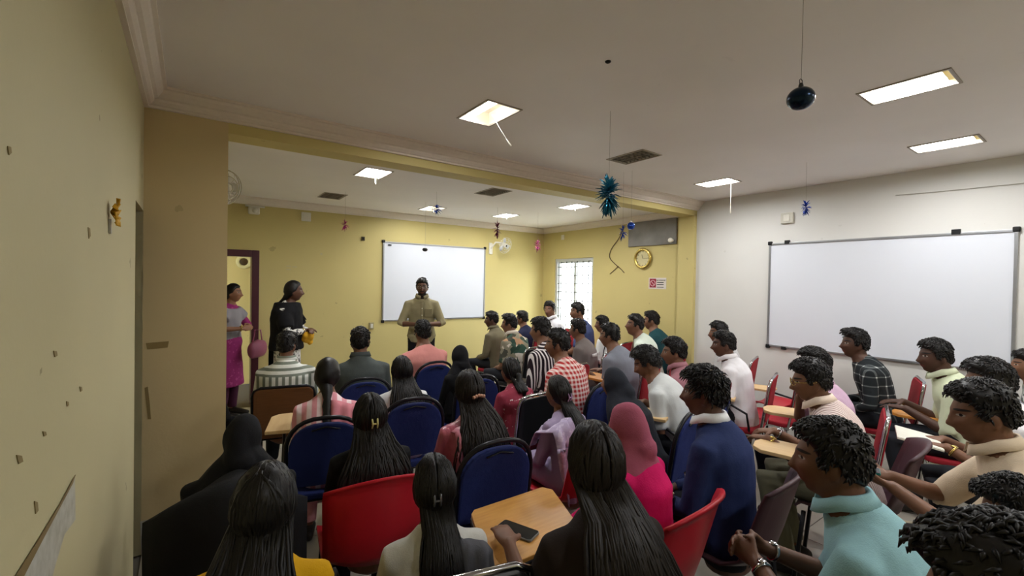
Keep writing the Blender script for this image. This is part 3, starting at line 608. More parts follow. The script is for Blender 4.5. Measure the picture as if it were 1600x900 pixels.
def hand(g, W, d, nrm, sx, curl, n=7):
    d = Vector(d).normalized(); nrm = Vector(nrm); nrm = (nrm-d*nrm.dot(d)).normalized(); sd = d.cross(nrm)*sx   # sd points to the thumb side
    W = Vector(W); g.tube([W-d*.01, W+d*.02, W+d*.055, W+d*.088], [(.024, .018), (.033, .017), (.039, .016), (.037, .013)], 10, side=sd)
    for i, L in enumerate((.070, .078, .072, .056)):
        b = W+d*.085+sd*(.028-.0185*i); ang = 0; P = [b-d*.02, b]; dd = d
        for k, s_ in enumerate((.45, .32, .24)):
            ang += curl*(.5, .7, .45)[k]; dd = d*math.cos(ang)+nrm*math.sin(ang); P.append(P[-1]+dd*L*s_)
        g.tube(P, [.0088, .0088, .0082, .0075, .0066], n)
    b = W+d*.022+sd*.028; t1 = (d*.7+sd*.7+nrm*.25).normalized(); t2 = (d*.9+sd*.25+nrm*(.2+.5*curl)).normalized()
    g.tube([b-t1*.02, b, b+t1*.034, b+t1*.034+t2*.028, b+t1*.034+t2*.046], [.012, .0125, .0105, .0092, .0075], n)
ARMS = {  # wrist target, elbow pole, hand direction, palm normal, curl  (x for the right side; mirrored)
 'lap': ((.10, .30, .60), (.5, -.25, .5), (-.35, .8, -.35), (0, -.2, -1), .5),
 'desk': ((.13, .34, .77), (.30, -.2, .45), (-.4, .9, -.02), (0, 0, -1), .35),
 'clasp': ((.055, .40, .74), (.45, .0, .4), (-.45, .75, .1), (-.75, -.3, -.2), .9),
 'chin': ((.03, .22, .93), (.24, .3, .5), (-.25, -.1, .95), (-.2, -.9, 0), .9),
 'stand_clasp': ((.075, .24, 1.09), (.6, -.15, 1.0), (-.9, .25, .05), (0, -.9, -.3), .8),
 'down': ((.25, .05, .78), (.4, -.5, 1.0), (0, .1, -1), (-1, 0, 0), .5),
 'phone': ((.07, .38, .78), (.45, -.1, .45), (-.35, .8, .25), (-.3, -.2, .9), .7)}
def person(label, u, v, zt, sex='m', h=0, hy=0, hp=0, lean=6, arms='lap', top=None, sleeve='short', bottom=None, hair='short', tone='#7a5540', beard=0, tier='B', collar=None, stand=False,
           seat=.45, depth=None, hairp=None, hm=None, robe=False, specs=False, watch=None, length=.42, scarf=None, kurta=False, chairk=None, chairl=None, tab=None, chair_at=None, clip=None, seed=0, fat=1., xyh=None, armsL=None, chair_off=None, shoes=True, rollh=0):
    rnd = random.Random(seed+int(u*7+v)); fm = sex == 'f'; h = math.radians(h); lean_ = math.radians(lean)
    hipz = .92 if stand else .53
    sp = .53 if not fm else .49; k = 1. if not fm else .88; wk = k*fat
    H = Vector((0, 0, hipz)); A = Vector((0, math.sin(lean_), math.cos(lean_))); Fd = Vector((0, math.cos(lean_), -math.sin(lean_)))
    sec = [(-.09, .15, .125), (0, .178, .13), (.12, .155, .112), (.25, .162, .115), (.37, .182, .118), (.432, .160, .098), (.482, .105, .077), (.53, .064, .062)]
    if fm: sec = [(-.09, .16, .135), (0, .19, .14), (.12, .155, .115), (.25, .155, .118), (.34, .175, .135), (.432, .152, .098), (.482, .10, .074), (.53, .06, .058)]
    spn = [(H+A*(t/.53*sp)+Fd*(.02*math.sin(PI*max(0, t)/.53)*-1+.03*max(0, t-.4)/.13), a*wk, b*wk) for t, a, b in sec]
    NB = spn[-1][0]; up = (A*.5+Vector((0, 0, 1))*.5).normalized()
    C = NB+up*(.112 if not fm else .106)+Fd*.028
    hk = 1. if not fm else .955
    HM = Matrix.Translation(C) @ Matrix.Rotation(math.radians(hy), 4, 'Z') @ Matrix.Rotation(math.radians(hp), 4, 'X') @ Matrix.Rotation(math.radians(rollh), 4, 'Y') @ Matrix.Scale(hk, 4)
    top_l = C.z+.115*hk+(.022 if scarf is None else .02)
    s = (zt-seat)/(top_l-seat) if not stand else zt/top_l
    rootz = seat*(1-s) if not stand else 0.; zfl = -rootz/s
    hc_w = Matrix.Rotation(h, 3, 'Z') @ Vector((C.x, C.y, 0))*s
    P = (at_z(u, v, zt) if depth is None else at_d(u, v, depth)) if xyh is None else Vector((*xyh, 0))
    px_, py_ = P.x-hc_w.x, P.y-hc_w.y
    root = empty('person', (px_, py_, rootz), h, s); tag(root, label, 'person')
    near = tier == 'A'
    # ---- body
    g = G(); g.tube([p for p, a, b in spn], [(a, b) for p, a, b in spn], 16, side=(1, 0, 0))
    g.tube([NB-A*.06, NB+up*.03, C-up*.02-Fd*.022], [(.062, .062), (.054, .056), (.05, .054)] if not fm else [(.052, .055), (.044, .049), (.043, .047)], 12, side=(1, 0, 0))
    hd, hf = (HP, HF) if near else (HP2, HF2)
    g.add([HM @ Vector(p) for p in hd], hf)
    for sx in (-1, 1): g.ball(HM @ Vector((sx*.071, -.008, -.008)), (.009, .019, .031), 10, 8, rot=(HM.to_3x3() @ Matrix.Rotation(sx*.35, 3, 'Z')).normalized())
    g2 = G(); g3 = G(); elbows = {}
    for sx in (-1, 1):
        ar = arms if sx == 1 or armsL is None else armsL
        if callable(ar): ar = ar
        (wx, wy, wz), pole, hdv, pn, curl = ARMS[ar] if isinstance(ar, str) else ar
        t = .415/.53*sp; S = H+A*t+Fd*.0+Vector((sx*.168*wk, 0, 0)); f = k
        W = Vector((sx*wx, wy, wz)); pl = Vector((sx*pole[0], pole[1], pole[2])); E, W = ik(S, W, pl, .285*f, .255*f)
        elbows[sx] = (S, E, W)
        ra = (.052, .046, .041, .038, .030, .026) if not fm else (.045, .040, .036, .033, .026, .022)
        g.tube([S-Vector((sx*.03, 0, -.005)), S.lerp(E, .35), E.lerp(S, .08), E.lerp(W, .2), E.lerp(W, .7), W], ra, 12)
        hand(g, W, (sx*hdv[0], hdv[1], hdv[2]), (sx*pn[0], pn[1], pn[2]), sx, curl)
        # sleeve
        if sleeve:
            o = .013 if not fm else .011; q = .014
            pts = [S-Vector((sx*.045, 0, -.01)), S+Vector((sx*.004, 0, .004)), S.lerp(E, .4)]; rr = [.062*k, .064*k, .056*k+q*.3]
            if sleeve == 'short': pts += [S.lerp(E, .85)]; rr += [.06*k]
            elif sleeve == 'roll': pts += [E, E.lerp(W, .25)]; rr += [.052*k, .049*k]
            elif sleeve == 'long': pts += [E, E.lerp(W, .5), E.lerp(W, .97)]; rr += [.052*k, .044*k, .037*k]
            elif sleeve == 'elbow': pts += [E, E.lerp(W, .08)]; rr += [.056*k, .056*k]
            g2.tube(pts, rr, 14, cap='flat')
    fe = []
    for sx in (-1, 1):
        if stand: J = [(sx*.09*k, 0, hipz), (sx*.1*k, .01, .48), (sx*.105*k, -.01, .08)]; FT = Vector((sx*.11*k, .05, .03))
        else: J = [(sx*.095*k, .02, .535), (sx*.125*k, .40*k+.02, .535), (sx*.125*k, .30*k, zfl+.10)]; FT = Vector((sx*.125*k, .33*k, zfl+.04))
        J = [Vector(j) for j in J]; g.tube([J[0], J[0].lerp(J[1], .5), J[1], J[1].lerp(J[2], .35), J[2]], [.075*k, .066*k, .05*k, .048*k, .034*k], 10)
        fe.append((J, FT))
        if not robe:
            fl_ = 1.12 if stand else 1.05
            g3.tube([J[0], J[0].lerp(J[1], .5), J[1], J[1].lerp(J[2], .5), J[2]+Vector((0, 0, .0))], [.095*k*fat, .084*k, .069*k*fl_, .064*k*fl_, .058*k], 14, cap='flat')
    if not robe: g3.tube([H-A*.06+Vector((0, 0, 0)), H+A*.09], [(.17*wk, .135*wk), (.165*wk, .122*wk)], 14, side=(1, 0, 0))
    HMi = HM.inverted()
    def setrc(me):
        n = len(me.vertices); co = np.empty(n*3, np.float32); me.vertices.foreach_get('co', co); co = co.reshape(-1, 3)
        Mi = np.array(HMi); hc = co @ Mi[:3, :3].T+Mi[:3, 3]
        a = me.attributes.new('hc', 'FLOAT_VECTOR', 'POINT'); a.data.foreach_set('vector', hc.astype(np.float32).ravel())
    build(g, 'body', skin(tone, beard), root, voxel=.0062 if near else .0105, dec=.26 if near else .5, after=setrc)
    # ---- shoes
    if shoes:
        for J, FT in fe:
            build(G().tube([FT+Vector((0, -.10, -.002)), FT+Vector((0, -.04, .012)), FT+Vector((0, .04, 0)), FT+Vector((0, .13, -.012))], [(.03, .035), (.036, .04), (.042, .034), (.036, .024)], 10, side=(1, 0, 0)), 'shoe', M_SHOE, root)
    # ---- clothes
    vx = .0135 if near else .017
    if top is not None:
        e = .013
        tl = [(p, a+e, b+e) for p, a, b in spn[:-1]]+[(NB-A*.010, .071*k, .072*k)]
        if stand: hem = H-A*(.0 if not (kurta or robe) else .55); tl = [(hem, (.195 if not (kurta or robe) else .25)*wk, (.15 if not (kurta or robe) else .17)*wk)]+tl
        g2.tube([p for p, a, b in tl], [(a, b) for p, a, b in tl], 20, side=(1, 0, 0), cap='flat')
        if (kurta or robe) and not stand:
            g2.tube([(0, -.05, .53), (0, .22, .555), (0, .41*k, .55), (0, .45*k, .40), (0, .40*k, .22 if not robe else zfl+.04)], [(.20*k, .115), (.215*k, .10), (.22*k, .085), (.22*k, .075), (.23*k, .07)], 16, side=(1, 0, 0))
        if robe and stand: g2.tube([H, (0, 0, .06)], [(.2*k, .15*k), (.25*k, .2*k)], 16, side=(1, 0, 0), cap='flat')
        build(g2, 'shirt' if not (kurta or robe) else ('robe' if robe else 'tunic'), top, root, voxel=vx, disp=.016)
    if not robe: build(g3, 'trousers', bottom or M_TROU, root, voxel=vx*1.25, disp=.014)
    if collar is not None:
        V = []; n = 26; prof = ((.064, .020), (.066, .046), (.073, .045), (.087, .008)); Fc = []
        for i in range(n+1):
            a = math.radians(90+16+(328)*i/n); c_, s_ = math.cos(a), math.sin(a); fr_ = max(0, s_)
            for (r_, z_) in prof: p = NB+Fd*.004+Vector((c_*r_*k*1.02, 0, 0))+Fd*(s_*r_*k*1.08)+A*(z_-.014-.03*fr_); V.append(p)
        for i in range(n):
            for j in range(3): Fc.append((i*4+j, i*4+j+1, (i+1)*4+j+1, (i+1)*4+j))
        gg = G(); gg.add(V, Fc); build(gg, 'collar', collar, root, solid=.005)
    # ---- hair / scarf
    hm = hm or M_HAIR; hpz = dict(top=.026, side=.009, quiff=.012, noise=.008, tufts=300, back=-.062, tl=.02)
    if hair in ('long', 'pony', 'braid', 'bun', 'half'): hpz.update(top=.017, side=.014, quiff=0, noise=.003, tufts=0, back=-.10)
    if hairp: hpz.update(hairp)
    D_, P_, N_, F_ = (HD, HP, HN, HF) if near else (HD2, HP2, HN2, HF2)
    az = np.degrees(np.arctan2(abs(P_[:, 0]), P_[:, 1])); z_ = P_[:, 2]
    if scarf is not None:
        R_ = np.sqrt((P_[:, 0]/.056)**2+((z_+.012)/.088)**2); face = (P_[:, 1] > .0)
        mask = np.where(face, sstep(.9, 1.12, R_), 1); Q = P_+N_*((.017*mask-.010*(1-mask))[:, None])
        gg = G(); gg.add([HM @ Vector(p) for p in Q], F_)
        b0 = HM @ Vector((0, -.03, -.05)); dr = scarf[1] if isinstance(scarf, tuple) else .20
        wf = 1.18 if dr > .4 else 1.
        rings = [(b0, .078*k+.01, .088), (NB+up*.06, .082, .085), (NB+up*.0, .115*wf, .10), (NB-A*.07, .185*k*wf, .13*k*wf), (NB-A*dr, .215*k*wf, .165*k*wf)]
        if dr > .3: rings.append((NB-A*(dr+.12), .23*k, .18*k))
        gg.tube([r[0] for r in rings], [(r[1], r[2]) for r in rings], 18, side=(1, 0, 0), cap='flat')
        gg.tube([HM @ Vector((0, -.06, .03)), HM @ Vector((0, -.085, -.06)), NB+Fd*-.06+A*.02], [.055, .06, .07], 12)
        build(gg, 'headscarf', scarf[0] if isinstance(scarf, tuple) else scarf, root, voxel=.0115 if near else .015, disp=.016)
    elif hair:
        if hair == 'short':
            zb = np.interp(az, [0, 40, 58, 68, 80, 92, 102, 118, 180], [.066, .062, .045, .0, -.012, .018, .02, -.02, hpz['back']])
        else: zb = np.interp(az, [0, 40, 58, 75, 95, 110, 180], [.074, .066, .045, .01, -.01, -.05, -.10])
        mask = sstep(-.006, .012, z_-zb); th = hpz['side']+(hpz['top']-hpz['side'])*sstep(.02, .10, z_)+hpz['quiff']*sstep(.0, .06, P_[:, 1])*sstep(.06, .09, z_)
        nz = np.array([mnoise.noise(Vector((p[0]*30+seed*3.1+u, p[1]*30, p[2]*30))) for p in P_])*hpz['noise']
        Q = P_+N_*((th+nz)*mask-.007*(1-mask))[:, None]
        gg = G(); gg.add([HM @ Vector(p) for p in Q], F_)
        idx = [i for i in range(len(P_)) if mask[i] > .8 and z_[i] > -.02]
        R3 = HM.to_3x3()
        crown = Vector((0, -.035, .11))
        for _ in range(int(hpz['tufts']*(2.7 if near else .8)) if hair == 'short' else 0):
            i = rnd.choice(idx); n_ = Vector(N_[i]); p = Vector(Q[i])-n_*.004; L = hpz['tl']*rnd.uniform(.8, 1.5)
            fl_ = (p-crown)*6+Vector((rnd.uniform(-.5, .5), rnd.uniform(-.35, .45), rnd.uniform(-.35, .35))); fl_ = fl_-n_*fl_.dot(n_); fl_ = fl_.normalized() if fl_.length > 1e-4 else Vector((1, 0, 0))
            up_ = rnd.uniform(.1, .5)*hpz.get('mess', 1.)
            gg.tube([HM @ p, HM @ (p+fl_*L*.5+n_*(.004+L*up_*.35)), HM @ (p+fl_*L+n_*(L*up_*.45-.001))], [.0034, .0038, .0006] if near else [.0045, .005, .0008], 4, cap='flat')
        if hair != 'short':
            def back(z0):   # point on the sitter's back surface at height fraction
                t = max(-.05, z0); q = H+A*(t/.53*sp); hd_ = np.interp(t, [x[0] for x in sec], [x[2] for x in sec])*wk; return q-Fd*(hd_+.012)
            c0 = HM @ Vector((0, -.03, .03)); c1 = HM @ Vector((0, -.062, -.05)); n1 = NB-Fd*.068+A*.012
            if hair in ('long', 'half'):
                ts = np.linspace(.46, .46-length, 6); sw = rnd.uniform(-.02, .02)
                pts = [c0, c1, n1]+[back(t)-Fd*.012+Vector((sw*i*.4, 0, 0)) for i, t in enumerate(ts)]
                wd = [(.045, .03), (.058, .034), (.068, .036), (.092, .038), (.108, .038), (.112, .034), (.105, .03), (.085, .025), (.05, .016)]
                vol = hpz.get('vol', 1.); wd = [(a*(1+(vol-1)*min(1, i/4)), b*(1+(vol-1)*.3)) for i, (a, b) in enumerate(wd)]
                if hair == 'half': wd = [(a*.72, b) for a, b in wd]
            elif hair == 'pony':
                ts = np.linspace(.46, .46-length, 5); pts = [HM @ Vector((0, -.08, .0)), HM @ Vector((0, -.125, -.02)), HM @ Vector((0, -.125, -.09))]+[back(t)-Fd*.02 for t in ts]
                wd = [(.02, .02), (.028, .026), (.04, .032), (.045, .034), (.045, .03), (.04, .026), (.03, .02), (.012, .01)]
            elif hair == 'braid':
                ts = np.linspace(.5, .46-length, 12); pts = [c1, n1]+[back(t)-Fd*.015 for t in ts]; wd = [(.045, .04), (.035, .03)]+[((.030, .024) if i % 2 else (.022, .018)) for i in range(11)]+[(.008, .008)]
            else:
                pts = [c1, HM @ Vector((0, -.115, -.03)), HM @ Vector((0, -.13, -.035))]; wd = [(.03, .03), (.045, .045), (.03, .03)]
            sh = [.75, .62, .62, .72, .82, .88, .9, .9, .9] if hair in ('long', 'half') else [1.]*len(wd)
            gg.tube(pts, [(a*(q+1)/2, b*q) for (a, b), q in zip(wd, sh)], 14, side=(1, 0, 0))
            if hair in ('long', 'half', 'pony'):
                ns = 170 if near else 50; np_ = len(pts); R3 = HM.to_3x3()
                def hs(d, off):
                    q = head_pts(np.array([d])/np.linalg.norm(d))[0]; n_ = q/np.array([.073, .094, .115])**2; n_ = n_/np.linalg.norm(n_); return HM @ Vector(q+n_*off)
                for q in range(ns):
                    e = rnd.uniform(-1, 1); am = rnd.uniform(.003, hpz.get('wave', .010)); fq = rnd.uniform(4, 9); ph = rnd.uniform(0, 6.3); st = []; off = rnd.uniform(.014, .020)
                    sgn = 1 if e > 0 else -1; d0 = np.array([sgn*.06, rnd.uniform(-.5, .62), 0]); d0[2] = math.sqrt(max(.05, 1-d0[0]**2-d0[1]**2)); wide = .9 if hair == 'long' else .55
                    d1 = np.array([e*wide, -.75+.5*abs(e)*(hair == 'long'), -.45]); d1 /= np.linalg.norm(d1); dm = d0*.35+d1*.65+np.array([sgn*abs(e)*.35, 0, .15])
                    for j in range(6):
                        t_ = j/6; d_ = d0*(1-t_)**2+dm*2*t_*(1-t_)+d1*t_*t_; st.append(hs(d_, off))
                    ex = rnd.uniform(.82, 1.04); lo = 1.7; back_ = rnd.random() < .85
                    for j in range(1, 12):
                        tt = min(np_-1.001, lo+(np_-1-lo)*ex*j/11); a_ = int(tt); f_ = tt-a_; c_ = pts[a_].lerp(pts[a_+1], f_); w0 = wd[a_][0]*(1-f_)+wd[a_+1][0]*f_; w1 = wd[a_][1]*(1-f_)+wd[a_+1][1]*f_
                        x_ = e*w0*1.05+am*math.sin(fq*j/11+ph); y_ = (-1 if back_ else .6)*w1*math.sqrt(max(0, 1-e*e))*rnd.uniform(1.0, 1.22); st.append(c_+Vector((x_, 0, 0))+Fd*y_-A*(.03 if ex > 1 and j == 11 else 0))
                    gg.tube(st, [.0075-.0055*max(0, j-4)/12 for j in range(len(st))], 4, cap='flat')
        ho = build(gg, 'hair', hm, root)
    if clip: 
        cm_, cz, cw, ck = clip; c_ = HM @ Vector((0, -.108-.012*(hair == 'long'), cz)); gg = G()
        R3 = HM.to_3x3().normalized()
        if ck == 'claw':
            for sx in (-1, 1): gg.tube([c_+R3 @ Vector((sx*cw*.6, -.004, -cw)), c_+R3 @ Vector((sx*cw*.55, -.016, 0)), c_+R3 @ Vector((sx*cw*.6, -.004, cw))], .0045, 8)
            gg.tube([c_+R3 @ Vector((-cw*.6, -.012, 0)), c_+R3 @ Vector((cw*.6, -.012, 0))], .0045, 8)
        else:
            for i in range(-2, 3): gg.ball(c_+R3 @ Vector((i*cw*.45, -.008, abs(i)*-.004+.004)), (.011, .008, .011), 8, 6)
            gg.tube([c_+R3 @ Vector((-cw, -.002, 0)), c_+R3 @ Vector((cw, -.002, 0))], .004, 6)
        build(gg, 'hair_clip', cm_, root)
    if specs:
        gg = G()
        for sx in (-1, 1):
            gg.tube([HM @ Vector((sx*.031+.024*math.cos(a), .098-.25*(.024*math.cos(a)*sx+.0)**1, .010+.018*math.sin(a))) for a in np.linspace(0, 2*PI, 15)[:-1]], .002, 6, closed=True)
            gg.tube([HM @ Vector((sx*.055, .092, .014)), HM @ Vector((sx*.075, .05, .014)), HM @ Vector((sx*.078, -.01, .012))], .002, 6)
        gg.tube([HM @ Vector((-.008, .1, .013)), HM @ Vector((.008, .1, .013))], .002, 6); build(gg, 'spectacles', M_GOLD if specs == 'gold' else M_CHROME, root)
    for sx, wm in (watch or {}).items():
        S, E, W = elbows[sx]; d = (W-E).normalized(); c_ = W-d*.03; a_ = d.orthogonal().normalized(); b_ = d.cross(a_); r_ = .031
        build(G().tube([c_+a_*r_*math.cos(t)+b_*r_*math.sin(t) for t in np.linspace(0, 2*PI, 17)[:-1]], [(.007, .004)]*16, 6, closed=True, side=d).ball(c_+Vector((0, 0, .9)).normalized()*.03, (.016, .016, .006), 10, 6), 'wristwatch' if wm is not M_GOLD else 'bracelet', wm, root)
    if chairk:
        cx, cy = (px_, py_) if chair_off is None else (px_+chair_off[0], py_+chair_off[1])
        ch = chair(chairk, cx, cy, h, chairl, tab)
    else: ch = None
    return dict(u=u, v=v, zt=zt, sex=sex, depth=depth, toplocal=top_l, seat=seat, stand=stand, fat=fat, chair=ch, root=root, C=C, NB=NB, H=H, A=A, F=Fd, sp=sp, k=k, arms=elbows, s=s, HM=HM, xy=(px_, py_), h=h)
M_SHOE = plain('dark_leather', '#2b2522', .5); M_TROU = fabric('dark_trousers', '#23252b')
def T(u, v, z=.70, rz=0., ln=.54, wd=.27, mt=None): p = at_z(u, v, z); return ((p.x, p.y, z), math.radians(rz), ln, wd, mt or M_TAB)
F_ = fabric
PP = {}
# --- standing at the front
PP['speaker'] = person('bearded man in khaki shirt and spectacles standing before the whiteboard', 660, 432, 1.73, h=157, hy=-4, hp=-4, lean=0, arms='stand_clasp', top=F_('khaki_shirt', '#8f8667'), sleeve='roll', bottom=F_('black_trousers', '#17171a'), beard=.92, tone='#5e3f2f', tier='A', collar=F_('khaki_shirt', '#8f8667'), stand=True, depth=6.05, specs='steel', fat=1.0, hairp=dict(top=.018, quiff=.004, tufts=60))
M_LACE = spots('white_black_print', '#d9d7d2', '#4b4a4c', 42, .56)
PP['teacher'] = person('woman standing in black shawl and white printed tunic, hands folded', 459, 434, 1.67, 'f', h=-118, hy=24, lean=0, arms=((.03, .19, 1.08), (.5, 0, .9), (-.6, .6, .1), (0, -.4, -.9), .7), top=M_LACE, sleeve='long', bottom=F_('black_leggings', '#1b1b1d'), hair='braid', tone='#5b3b2c', tier='A', stand=True, depth=5.05, kurta=True, watch={1: M_GOLD}, length=.45)
M_MAG = spots('magenta_print', '#8c2a66', '#a8457f', 30, .62)
PP['doorlady'] = person('woman in magenta tunic standing in the maroon doorway', 365, 441, 1.62, 'f', h=-128, hy=12, lean=0, arms='stand_clasp', top=M_MAG, sleeve='elbow', bottom=F_('maroon_leggings', '#431c33'), hair='bun', tone='#8a6047', tier='A', stand=True, depth=5.45, kurta=True, watch={1: M_GOLD})
# --- front rows, left
C_ = 'on the chair of '
M_STR = stripes('grey_white_stripes', '#e4e6df', '#7d8478', .052, .55, .93, 0, .05)
PP['striped'] = person('man in grey and white striped shirt seated near the pillar', 448.5, 518.0, 1.235, h=-12, hy=-18, lean=3, top=M_STR, sleeve='short', collar=M_STR, hairp=dict(top=.03), chairk='brown', chairl='brown plywood chair of the man in the grey striped shirt', fat=1.08)
PP['pillar'] = person('person in dark clothes seated half hidden by the pillar', 350, 556, 1.16, 'f', h=-50, hy=-15, top=F_('black_robe', '#141416'), sleeve='long', robe=True, scarf=(F_('dark_slate_scarf', '#24262b'), .3), tier='B', xyh=(.10, 3.98), chairk='blue', chairl='blue padded chair under the person half hidden by the pillar')
PP['grey'] = person('man in dark grey shirt with collar facing the front wall', 563.0, 510.8, 1.279, h=-10, hy=-8, top=F_('dark_grey_shirt', '#494f4e'), sleeve='long', collar=F_('dark_grey_shirt', '#494f4e'), chairk='blue', chairl='blue round-backed chair of the man in the dark grey shirt', fat=1.08)
PP['pink'] = person('man in salmon pink shirt seated right in front of the speaker', 660.5, 500.2, 1.286, h=0, hy=0, top=F_('salmon_shirt', '#d08a84'), sleeve='short', hairp=dict(top=.026), chairk='blue', chairl='blue round-backed chair of the man in the pink shirt', fat=1.15, lean=0)
PP['olive'] = person('boy in olive brown shirt looking left in front row', 768.3, 486.3, 1.263, h=22, hy=35, lean=8, top=F_('olive_shirt', '#6f6853'), sleeve='long', collar=F_('olive_shirt', '#6f6853'), tone='#54382b', chairk='redpad', chairl='red padded chair of the boy in the olive shirt')
PP['navy'] = person('boy in dark navy shirt between olive and floral shirts', 815.9, 485.3, 1.254, h=20, hy=10, top=F_('navy_dark_shirt', '#20233c'), sleeve='long', chairk='redpad', chairl='red padded chair of the boy in dark navy')
PP['floral'] = person('boy in green and cream floral print shirt', 796.3, 490.4, 1.284, h=15, hy=28, lean=12, top=floral('floral_print', ['#d8cdbf', '#3c574a', '#b58d6d', '#e4dcd0', '#4a4a40', '#8f8a76', '#2f463b']), sleeve='short', chairk='black', chairl='black padded chair of the boy in the floral shirt', hairp=dict(quiff=.02), collar=F_('cream_collar', '#d8cdbf'))
PP['bwstripe'] = person('boy in black and white pinstriped shirt', 844.7, 495.2, 1.335, h=8, hy=20, lean=14, top=stripes('black_white_stripes', '#e6e0e0', '#2a1f26', .026, .42, .99, 0, .026), sleeve='long', chairk='redpad', chairl='red padded chair of the boy in the pinstriped shirt')
PP['whitewin'] = person('boy in white shirt turned round beside the barred window', 858.7, 470.3, 1.384, h=70, hy=45, top=F_('white_cotton_shirt', '#e8e6ea'), sleeve='short', tone='#7d5744', depth=7.404, chairk='redpad', chairl='red padded chair of the boy in white by the window', collar=F_('white_cotton_shirt', '#e8e6ea'))
PP['bluewin'] = person('boy in slate blue shirt in front of the barred window', 902.4, 473.2, 1.395, h=35, hy=30, top=F_('slate_blue_shirt', '#46527f'), sleeve='short', depth=6.78, chairk='redpad', chairl='red padded chair of the boy in slate blue')
PP['redcheck'] = person('boy in red and white checked shirt', 872.0, 513.5, 1.3, h=12, hy=28, lean=12, top=checks('red_white_checks', '#ecdcd6', '#c8584f', '#b32f2f', .034, .55), sleeve='short', chairk='blue', chairl='blue round-backed chair of the boy in the red checked shirt', tab=T(640, 588, .70, -5, .30, .13, M_TABO))
PP['tshirt'] = person('boy in grey brown tee shirt with white lettering on its back', 902.9, 498.1, 1.268, h=25, hy=5, lean=8, top=F_('grey_brown_tee', '#7a716e'), sleeve='short', chairk='redpad', chairl='red padded chair of the boy in the lettered tee shirt')
PP['strcol'] = person('boy in white shirt with black piping beside the grey shirt', 941, 493, 1.247, h=18, hy=20, top=stripes('white_black_piping', '#e8ebec', '#33363a', .09, .86), sleeve='long', chairk='redpad', chairl='red padded chair of the boy in the piped white shirt')
PP['greyman'] = person('man in plain blue grey shirt leaning over orange tablet', 953, 505, 1.283, h=15, hy=15, lean=14, arms='desk', top=F_('blue_grey_shirt', '#81848f'), sleeve='elbow', chairk='redpad', chairl='red padded chair with tablet of the man in the blue grey shirt', tab=T(890, 577, .70, 0, .5, .3, M_TABO), fat=1.1)
PP['mint'] = person('boy in pale mint shirt with chin on his hand', 992, 491, 1.316, h=25, hy=32, hp=10, lean=16, arms='chin', armsL='lap', top=F_('pale_mint_shirt', '#d3ddd0'), sleeve='short', tone='#7a5340', chairk='redpad', chairl='red padded chair of the boy in the mint shirt')
PP['teal'] = person('boy in dark teal shirt against the yellow wall', 1018, 486, 1.322, h=8, hy=28, lean=10, top=F_('dark_teal_shirt', '#1e4247'), sleeve='short', chairk='redpad', chairl='red padded chair of the boy in the teal shirt')
PP['mauve'] = person('man in dusty mauve shirt with collar and thick hair', 1053.2, 528.5, 1.233, h=14, hy=28, lean=10, top=F_('dusty_mauve_shirt', '#a5737c'), sleeve='long', collar=F_('dusty_mauve_shirt', '#a5737c'), tier='A', chairk='redpad', chairl='red padded chair of the man in the mauve shirt', hairp=dict(top=.036, side=.016, tufts=220))
PP['leaning'] = person('boy in white shirt bent forward over a tan writing tablet', 1012, 541, 1.217, h=22, hy=15, hp=-22, lean=24, arms='desk', top=F_('off_white_shirt', '#cfd2d2'), sleeve='short', chairk='blue', chairl='blue round-backed chair of the boy bent over his tablet', tab=T(940, 630, .76, 25, .46, .28), tier='A', hairp=dict(top=.034, side=.02, tufts=200))
PP['dark18'] = person('person in black hooded clothes between grey shirt and tan tablet', 959.7, 572.2, 1.125, 'f', h=15, hy=0, lean=24, top=F_('charcoal_clothes', '#24262c'), sleeve='long', robe=True, scarf=(F_('charcoal_scarf', '#2b2e36'), .28), chairk='blue', chairl='blue padded chair under the person in black hooded clothes')
# --- women rows
M_PKST = stripes('pink_white_stripes', '#f0d9dc', '#e19aa4', .06, .5)
PP['pinkgirl'] = person('girl with dark braid in pink and white striped top', 512.4, 557.1, 1.195, 'f', h=-14, hy=-12, lean=5, top=M_PKST, sleeve='elbow', hair='braid', kurta=True, chairk='blue', chairl='blue round-backed chair with tan tablet of the girl in pink stripes', tab=T(416, 657, .72, -14, .4, .2), tier='A', bottom=F_('pink_pants', '#c98b92'), hairp=dict(top=.02), tone='#7a5340')
PP['girl625'] = person('girl with long loose hair in white sleeves behind grey shirt', 627.7, 555.3, 1.14, 'f', h=-8, hy=5, top=F_('white_kurta', '#d9d9da'), sleeve='elbow', hair='long', kurta=True, length=.4, chairk='blue', chairl='blue round-backed chair of the girl in white sleeves', tier='A', hairp=dict(wave=.016, vol=1.2))
PP['hijab720'] = person('girl in black headscarf beside the salmon pink shirt', 718.9, 538.3, 1.124, 'f', h=-2, hy=5, top=F_('black_robe', '#141416'), sleeve='long', robe=True, scarf=(F_('black_scarf', '#17171a'), .34), chairk='blue', chairl='blue chair under the girl in black headscarf beside the pink shirt', tier='A')
PP['satin'] = person('girl with long wavy hair, flower clip and pink satin tunic', 732.9, 577.0, 1.199, 'f', h=-5, hy=3, lean=4, top=satin('pink_satin', '#c0667a'), sleeve='elbow', hair='long', kurta=True, length=.40, clip=(plain('rose_gold', '#c99a86', .3, .6), .0, .035, 'flower'), chairk='blue', chairl='blue round-backed chair by the phone desk, of girl in pink satin', tier='A', hairp=dict(wave=.03, vol=1.35), hm=M_HAIRB)
